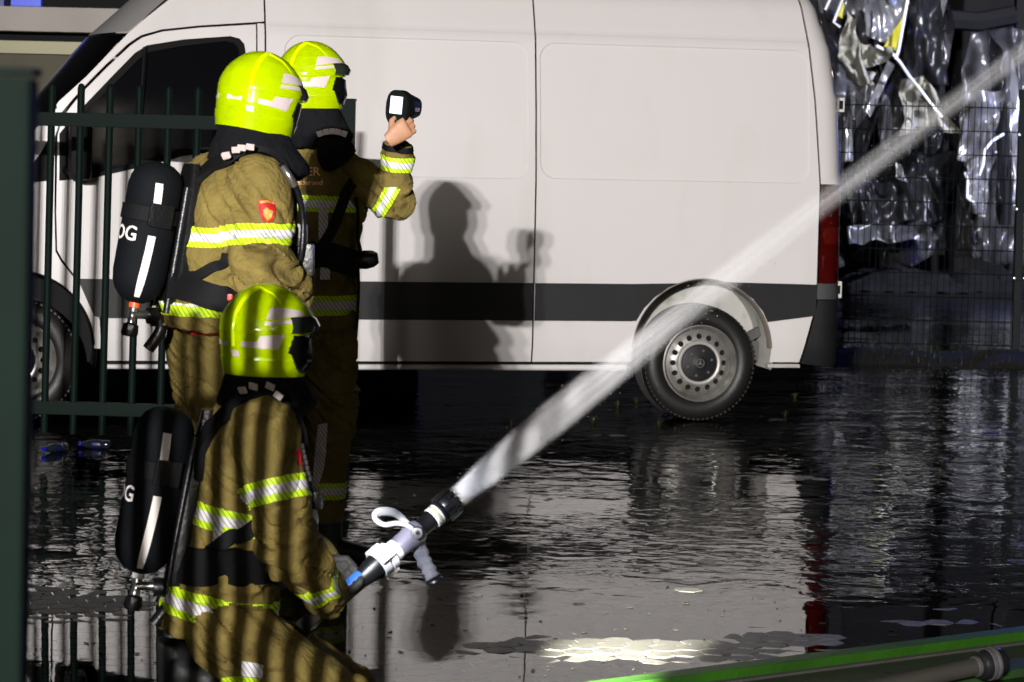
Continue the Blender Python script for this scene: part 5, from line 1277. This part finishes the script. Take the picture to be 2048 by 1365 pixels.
nz0, nz1 = at(690, 1186, 7.17), at(908, 1000, 7.36); nd = (nz1 - nz0).normalized(); nl = (nz1 - nz0).length
ns = nd.cross(Vector((0, 0, 1))).normalized(); nu = ns.cross(nd).normalized()
hand(p3, nz0 - nd * 0.045 + ns * -0.0 + Vector((0, -.045, -.012)), Vector((.55, .1, .55)), nd, Vector((0, 1, .15)), M_GLV, 1.15, 'glove', 1.2)
hand(p3, at(664, 1136, 7.30), Vector((.8, -.3, -.35)), nd, Vector((0, -.5, -.8)), M_GLV, 1.1, 'glove', 1.1)
hck = at(529, 668, 7.2)
make_helmet(p3, hck, R(5), R(1.5), 0, 1.0)
hx = Vector((math.cos(R(5)), math.sin(R(5)), 0)); hy = Vector((-hx.y, hx.x, 0))
make_hood(p3, [(hck + Vector((0, 0, -.03)), hy * .085, hx * .09), (hck + Vector((0.0, 0, -.10)), hy * .10, hx * .105), (hck + Vector((0.005, 0, -.15)), hy * .12, hx * .125), (hck + Vector((0.01, 0, -.19)), hy * .15, hx * .145), (hck + Vector((0.0, 0, -.235)), hy * .11, hx * .11)], 12)
ap3, cy3, _ = apparatus('black air cylinder with white stripe, on the kneeling firefighter', at(334, 846, 7.13), at(287, 1096, 7.11), F3.f, (0, -1, 0), -1.62, M_WRING, w3, 0.16)
wrap_strap(w3, 'waist_belt', ap3, [at(385, 1135, 7.1), at(430, 1130, 7.04), at(480, 1125, 7.03), at(540, 1130, 7.06), at(580, 1140, 7.1)], 0.105, M_WEB, None, 0.022, 0.016)
wrap_strap(w3, 'shoulder_strap', ap3, [at(410, 960, 7.08), at(412, 880, 7.05), at(430, 835, 7.04), at(475, 808, 7.04), at(520, 812, 7.02), at(570, 850, 7.0), at(606, 910, 7.05), at(620, 1000, 7.1)], 0.05, M_WEB, None, 0.014, 0.018)
wrap_strap(w3, 'side_strap', ap3, [at(520, 1040, 7.0), at(490, 1062, 7.03), at(455, 1082, 7.04), at(425, 1105, 7.06)], 0.04, M_WEB, None, 0.022, 0.006)
chain_of_plates(w3, ap3, [at(488, 799, 7.0), at(510, 800, 6.98), at(540, 812, 6.97), at(562, 826, 6.97)], 4)
bm = bmesh.new(); add_tube(bm, spline([at(602, 900, 6.98), at(612, 945, 6.97), at(622, 985, 6.98), at(630, 1030, 7.0)]), 0.009, 10); obj('air_hose', bm, M_BLK, ap3, True, world=True)
for k in range(7):
    bm = bmesh.new(); q = at(604 + 2.6 * k, 892 + 11 * k, 6.965); add_lathe(bm, [(0, -.008), (.006, -.006), (.006, .006), (0, .008)], q, Vector((.2, 0, -1)), 8); obj('hose_fitting', bm, M_METAL, ap3, True, world=True)
bm = bmesh.new(); add_box(bm, at(632, 1000, 7.0), (.04, .05, .05), bev=.012); obj('regulator', bm, M_BLK, ap3, True, world=True)
bm = bmesh.new(); loft(bm, [(at(628, 1012, 7.0), Vector((.006, 0, 0)), Vector((0, .02, 0))), (at(628, 1040, 7.0), Vector((.013, 0, 0)), Vector((0, .03, 0))), (at(627, 1080, 7.0), Vector((.010, 0, 0)), Vector((0, .025, 0))), (at(632, 1108, 7.0), Vector((.004, 0, 0)), Vector((0, .012, 0)))], 14, 2.2); obj('face_mask_lens', bm, mat('mask_lens', (0.75, 0.8, 0.85), 0.15, coat=0.5), ap3, True, world=True)

# ------------------------------------------------------------------ nozzle and its hose
noz = empty('fire_nozzle', nz0); tag(noz, 'fire hose nozzle with pistol grip and white coupling held by the kneeling firefighter', 'nozzle')
def T(t): return nz0 + nd * (nl * t)
def turned(name, prof, m, seg=28, par=None):
    bm = bmesh.new(); add_lathe(bm, [(r * 0.88, nl * t) for r, t in prof], nz0, nd, seg); return obj(name, bm, m, par or noz, True, world=True)
M_NWHT = mat('nozzle_white', (0.78, 0.78, 0.80), 0.3, coat=0.3, vary=0.08, vscale=30)
M_NGRY = mat('nozzle_grey', (0.26, 0.25, 0.32), 0.35, metal=0.4, vary=0.2, vscale=20)
M_NBLU = mat('hose_blue_band', (0.03, 0.12, 0.40), 0.5)
hp_ = spline([T(0.20), T(0.0), nz0 - nd * .08 + Vector((0, .02, -.01)), at(600, 1270, 7.30), at(640, 1350, 7.42), at(800, 1420, 7.3), at(900, 1470, 7.0)])
bm = bmesh.new(); add_tube(bm, hp_, 0.026, 18); obj('hose', bm, M_HOSE, noz, True, world=True)
bm = bmesh.new(); add_lathe(bm, [(.0268, nl * .03), (.0275, nl * .04), (.0275, nl * .15), (.0268, nl * .16)], nz0, nd, 24, R(40), R(150), up=Vector((0, 0, 1))); obj('hose_band', bm, M_NBLU, noz, True, world=True)
turned('sleeve', [(.027, .13), (.030, .14), (.042, .29), (.038, .30)], M_BLKM)
c_ = turned('coupling', [(.034, .285), (.047, .29), (.047, .345), (.040, .35), (.040, .362), (.047, .366), (.047, .41), (.038, .42), (.034, .43)], M_NWHT)
for k in range(3):
    a = 2 * PI * k / 3 + .5; q = T(.35) + (ns * math.cos(a) + nu * math.sin(a)) * .041
    bm = bmesh.new(); add_box(bm, q, (.05, .024, .022), Matrix((nd, (ns * -math.sin(a) + nu * math.cos(a)), (ns * math.cos(a) + nu * math.sin(a)))).transposed(), bev=.005); obj('coupling_lug', bm, M_NWHT, c_, True, world=True)
turned('swivel', [(.034, .425), (.036, .43), (.036, .47), (.033, .475)], M_NWHT)
turned('valve_body', [(.033, .47), (.036, .50), (.036, .56), (.040, .60), (.040, .66), (.034, .68)], M_NGRY)
turned('barrel', [(.034, .67), (.030, .70), (.030, .79), (.034, .80)], M_BLKM)
turned('white_ring', [(.033, .79), (.036, .795), (.036, .85), (.033, .855)], M_NWHT)
turned('ring_mark', [(.0362, .812), (.0366, .814), (.0366, .832), (.0362, .834)], mat('ring_yellow', (0.45, 0.42, 0.25), 0.4))
bh = turned('bumper', [(.034, .85), (.042, .86), (.040, .885), (.046, .905), (.046, .97), (.042, .985), (.028, .99), (.026, .95)], M_BLKM)
for k in range(14):
    a = 2 * PI * k / 14; q = T(.975) + (ns * math.cos(a) + nu * math.sin(a)) * .0395
    bm = bmesh.new(); add_box(bm, q, (.020, .010, .008), Matrix((nd, (ns * -math.sin(a) + nu * math.cos(a)), (ns * math.cos(a) + nu * math.sin(a)))).transposed(), bev=.002); obj('tooth', bm, M_BLKM, bh, world=True)
for k in range(6):
    a = 2 * PI * k / 6 + .3; q = T(.93) + (ns * math.cos(a) + nu * math.sin(a)) * .0405
    bm = bmesh.new(); add_box(bm, q, (.045, .016, .010), Matrix((nd, (ns * -math.sin(a) + nu * math.cos(a)), (ns * math.cos(a) + nu * math.sin(a)))).transposed(), bev=.004); obj('grip_rib', bm, M_BLKM, bh, True, world=True)
# bail handle: two arms and a bow, leaning back
pv = T(.645)
bow = [at(834, 1064, 7.26), at(812, 1050, 7.25), at(792, 1047, 7.245), at(770, 1050, 7.24), at(754, 1042, 7.24), at(750, 1032, 7.25), at(760, 1024, 7.28), at(782, 1024, 7.33), at(798, 1032, 7.37), at(812, 1046, 7.38), at(830, 1062, 7.36)]
bm = bmesh.new(); add_tube(bm, spline(bow, 5), [(.013, .008)] * (5 * (len(bow) - 1) + 1), 10); bl_ = obj('bail_handle', bm, M_NWHT, noz, True, world=True)
bm = bmesh.new(); loft(bm, [(at(828, 1060, 7.252), Vector((.010, 0, .004)), Vector((-.003, 0, .012))), (at(800, 1050, 7.245), Vector((.010, 0, 0)), Vector((0, 0, .011))), (at(770, 1045, 7.24), Vector((.010, 0, 0)), Vector((0, 0, .016))), (at(756, 1036, 7.24), Vector((.006, 0, 0)), Vector((0, 0, .012)))], 12, 2.5); bm.free()
bm = bmesh.new(); add_lathe(bm, [(0, -.012), (.016, -.010), (.018, 0), (.018, .012)], at(834, 1066, 7.235), Vector((0, 1, 0)), 18); obj('pivot_bolt', bm, M_METAL, noz, True, world=True)
bm = bmesh.new(); add_lathe(bm, [(0, -.006), (.006, -.005), (.007, .003)], at(835, 1066, 7.222), Vector((0, 1, 0)), 6); obj('bolt_head', bm, M_BLKM, noz, True, world=True)
bm = bmesh.new(); add_tube(bm, spline([T(.60) - nu * .03, at(838, 1092, 7.30), at(846, 1118, 7.29), at(858, 1140, 7.28), at(867, 1158, 7.27)], 8), [(.017 + .0022 * math.sin(k * 1.1), .022 + .0022 * math.sin(k * 1.1)) for k in range(33)], 16); obj('pistol_grip', bm, mat('grip_grey', (0.13, 0.13, 0.155), 0.5, bump=0.8, bscale=350), noz, True, world=True)
bm = bmesh.new(); add_lathe(bm, [(0, .0), (.026, .002), (.028, .008), (.02, .012), (0, .012)], at(868, 1158, 7.27), Vector((.35, 0, -.9)), 14); obj('grip_end', bm, M_BLKM, noz, True, world=True)
# hand torches of the crew light the nozzle and a patch of paving
lamp('chest_torch_light', 'SPOT', tuple(at(640, 985, 6.72)), tuple(at(800, 1075, 7.25)), 42, (0.86, 0.9, 1.0), 0.012, 46, 0.55)
lamp('gate_torch_light', 'SPOT', (-0.45, 4.5, 0.62), tuple(gnd(1255, 1292)), 48000, (1.0, 0.97, 0.84), 0.012, 8.6, 1.0)

# ------------------------------------------------------------------ water jet
j0 = T(.985); j1 = at(2120, 52, 13.6)
jd = (j1 - j0); JL = jd.length
def jet_material():
    m = bpy.data.materials.new('water_spray'); m.use_nodes = True
    n, l = m.node_tree.nodes, m.node_tree.links
    for x in list(n): n.remove(x)
    out = n.new('ShaderNodeOutputMaterial'); vol = n.new('ShaderNodeVolumePrincipled')
    vol.inputs['Color'].default_value = (0.93, 0.93, 0.95, 1); vol.inputs['Anisotropy'].default_value = -0.35
    tc = n.new('ShaderNodeTexCoord'); sep = n.new('ShaderNodeSeparateXYZ'); l.new(tc.outputs['Object'], sep.inputs[0])
    def mth(op, a, b=None):
        q = n.new('ShaderNodeMath'); q.operation = op
        for i, x in enumerate((a, b)):
            if x is None: continue
            if isinstance(x, (int, float)): q.inputs[i].default_value = x
            else: l.new(x, q.inputs[i])
        return q.outputs[0]
    z = mth('DIVIDE', sep.outputs[2], JL)
    def ramp(x, pts):
        r = n.new('ShaderNodeValToRGB'); e = r.color_ramp.elements
        while len(e) < len(pts): e.new(0.5)
        for q, (p, v) in zip(e, pts): q.position = p; q.color = (v, v, v, 1)
        l.new(x, r.inputs[0]); return r.outputs[0]
    # slight droop of the stream
    sag = mth('MULTIPLY', mth('MULTIPLY', z, mth('SUBTRACT', 1.0, z)), JSAG * 4)
    yy = mth('SUBTRACT', sep.outputs[1], sag)
    r = mth('SQRT', mth('ADD', mth('MULTIPLY', sep.outputs[0], sep.outputs[0]), mth('MULTIPLY', yy, yy)))
    rad = ramp(z, [(p, v) for p, v in JRAD])
    t = mth('DIVIDE', r, rad)
    fall = n.new('ShaderNodeMapRange'); fall.interpolation_type = 'SMOOTHERSTEP'; fall.inputs[1].default_value = 1.0; fall.inputs[2].default_value = 0.15; l.new(t, fall.inputs[0])
    mp = n.new('ShaderNodeMapping'); mp.inputs['Scale'].default_value = (48, 48, 0.9); l.new(tc.outputs['Object'], mp.inputs[0])
    nz = n.new('ShaderNodeTexNoise'); nz.inputs['Scale'].default_value = 1.0; nz.inputs['Detail'].default_value = 2.0; l.new(mp.outputs[0], nz.inputs[0])
    st = n.new('ShaderNodeMapRange'); st.inputs[1].default_value = 0.36; st.inputs[2].default_value = 0.68; st.inputs[3].default_value = 0.3; st.inputs[4].default_value = 1.6; l.new(nz.outputs['Fac'], st.inputs[0])
    den = ramp(z, JDEN)
    d = mth('MULTIPLY', mth('MULTIPLY', mth('MULTIPLY', fall.outputs[0], st.outputs[0]), den), JDENS)
    l.new(d, vol.inputs['Density']); l.new(vol.outputs[0], out.inputs['Volume'])
    return m
JSAG = 0.035
JRAD = [(0.0, 0.036), (0.04, 0.054), (0.10, 0.066), (0.3, 0.067), (0.65, 0.068), (1.0, 0.070)]
JDEN = [(0.0, 0.9), (0.06, 0.50), (0.14, 0.17), (0.26, 0.046), (0.4, 0.023), (0.7, 0.018), (1.0, 0.018)]
JDENS = 90.0
ns_, nu_ = frame_of(jd.normalized())
bm = bmesh.new(); pts = []; rr = []
for k in range(25):
    t = k / 24; pts.append(Vector((0, JSAG * 4 * t * (1 - t), JL * t))); rr.append(lerp_tab(JRAD, t) * 1.05)
add_tube(bm, pts, rr, 14)
jet = obj('water_jet', bm, jet_material())
jm = Matrix((ns_, nu_, jd.normalized())).transposed().to_4x4(); jet.matrix_world = Matrix.Translation(j0) @ jm
tag(jet, 'jet of white spray shooting from the nozzle up across the van', 'water jet', kind='stuff')

# loose drops flying beside the stream
rg = random.Random(5); bm = bmesh.new(); ud = jd.normalized()
for k in range(1100):
    t = 0.02 + 0.98 * rg.random() ** 1.3; a = rg.uniform(0, 2 * PI); rr_ = lerp_tab(JRAD, t) * (0.45 + abs(rg.gauss(0, 0.42)))
    c = j0 + jd * t + nu_ * (JSAG * 4 * t * (1 - t)) + (ns_ * math.cos(a) + nu_ * math.sin(a)) * rr_ - Vector((0, 0, 0.10 * t * rg.random() ** 3))
    s = rg.uniform(0.0006, 0.0017); L_ = s * rg.uniform(1.5, 5.0)
    v = [bm.verts.new(c + q) for q in (ud * L_, ns_ * s, nu_ * s, -ns_ * s, -nu_ * s, -ud * L_)]
    for i in range(4): bm.faces.new((v[0], v[1 + i], v[1 + (i + 1) % 4])); bm.faces.new((v[5], v[1 + (i + 1) % 4], v[1 + i]))
tag(obj('spray_drops', bm, mat('water_drops', (0.75, 0.75, 0.77), 0.15, spec=0.6), smooth=True), 'fine water drops flying beside the jet', 'water drops', kind='stuff')
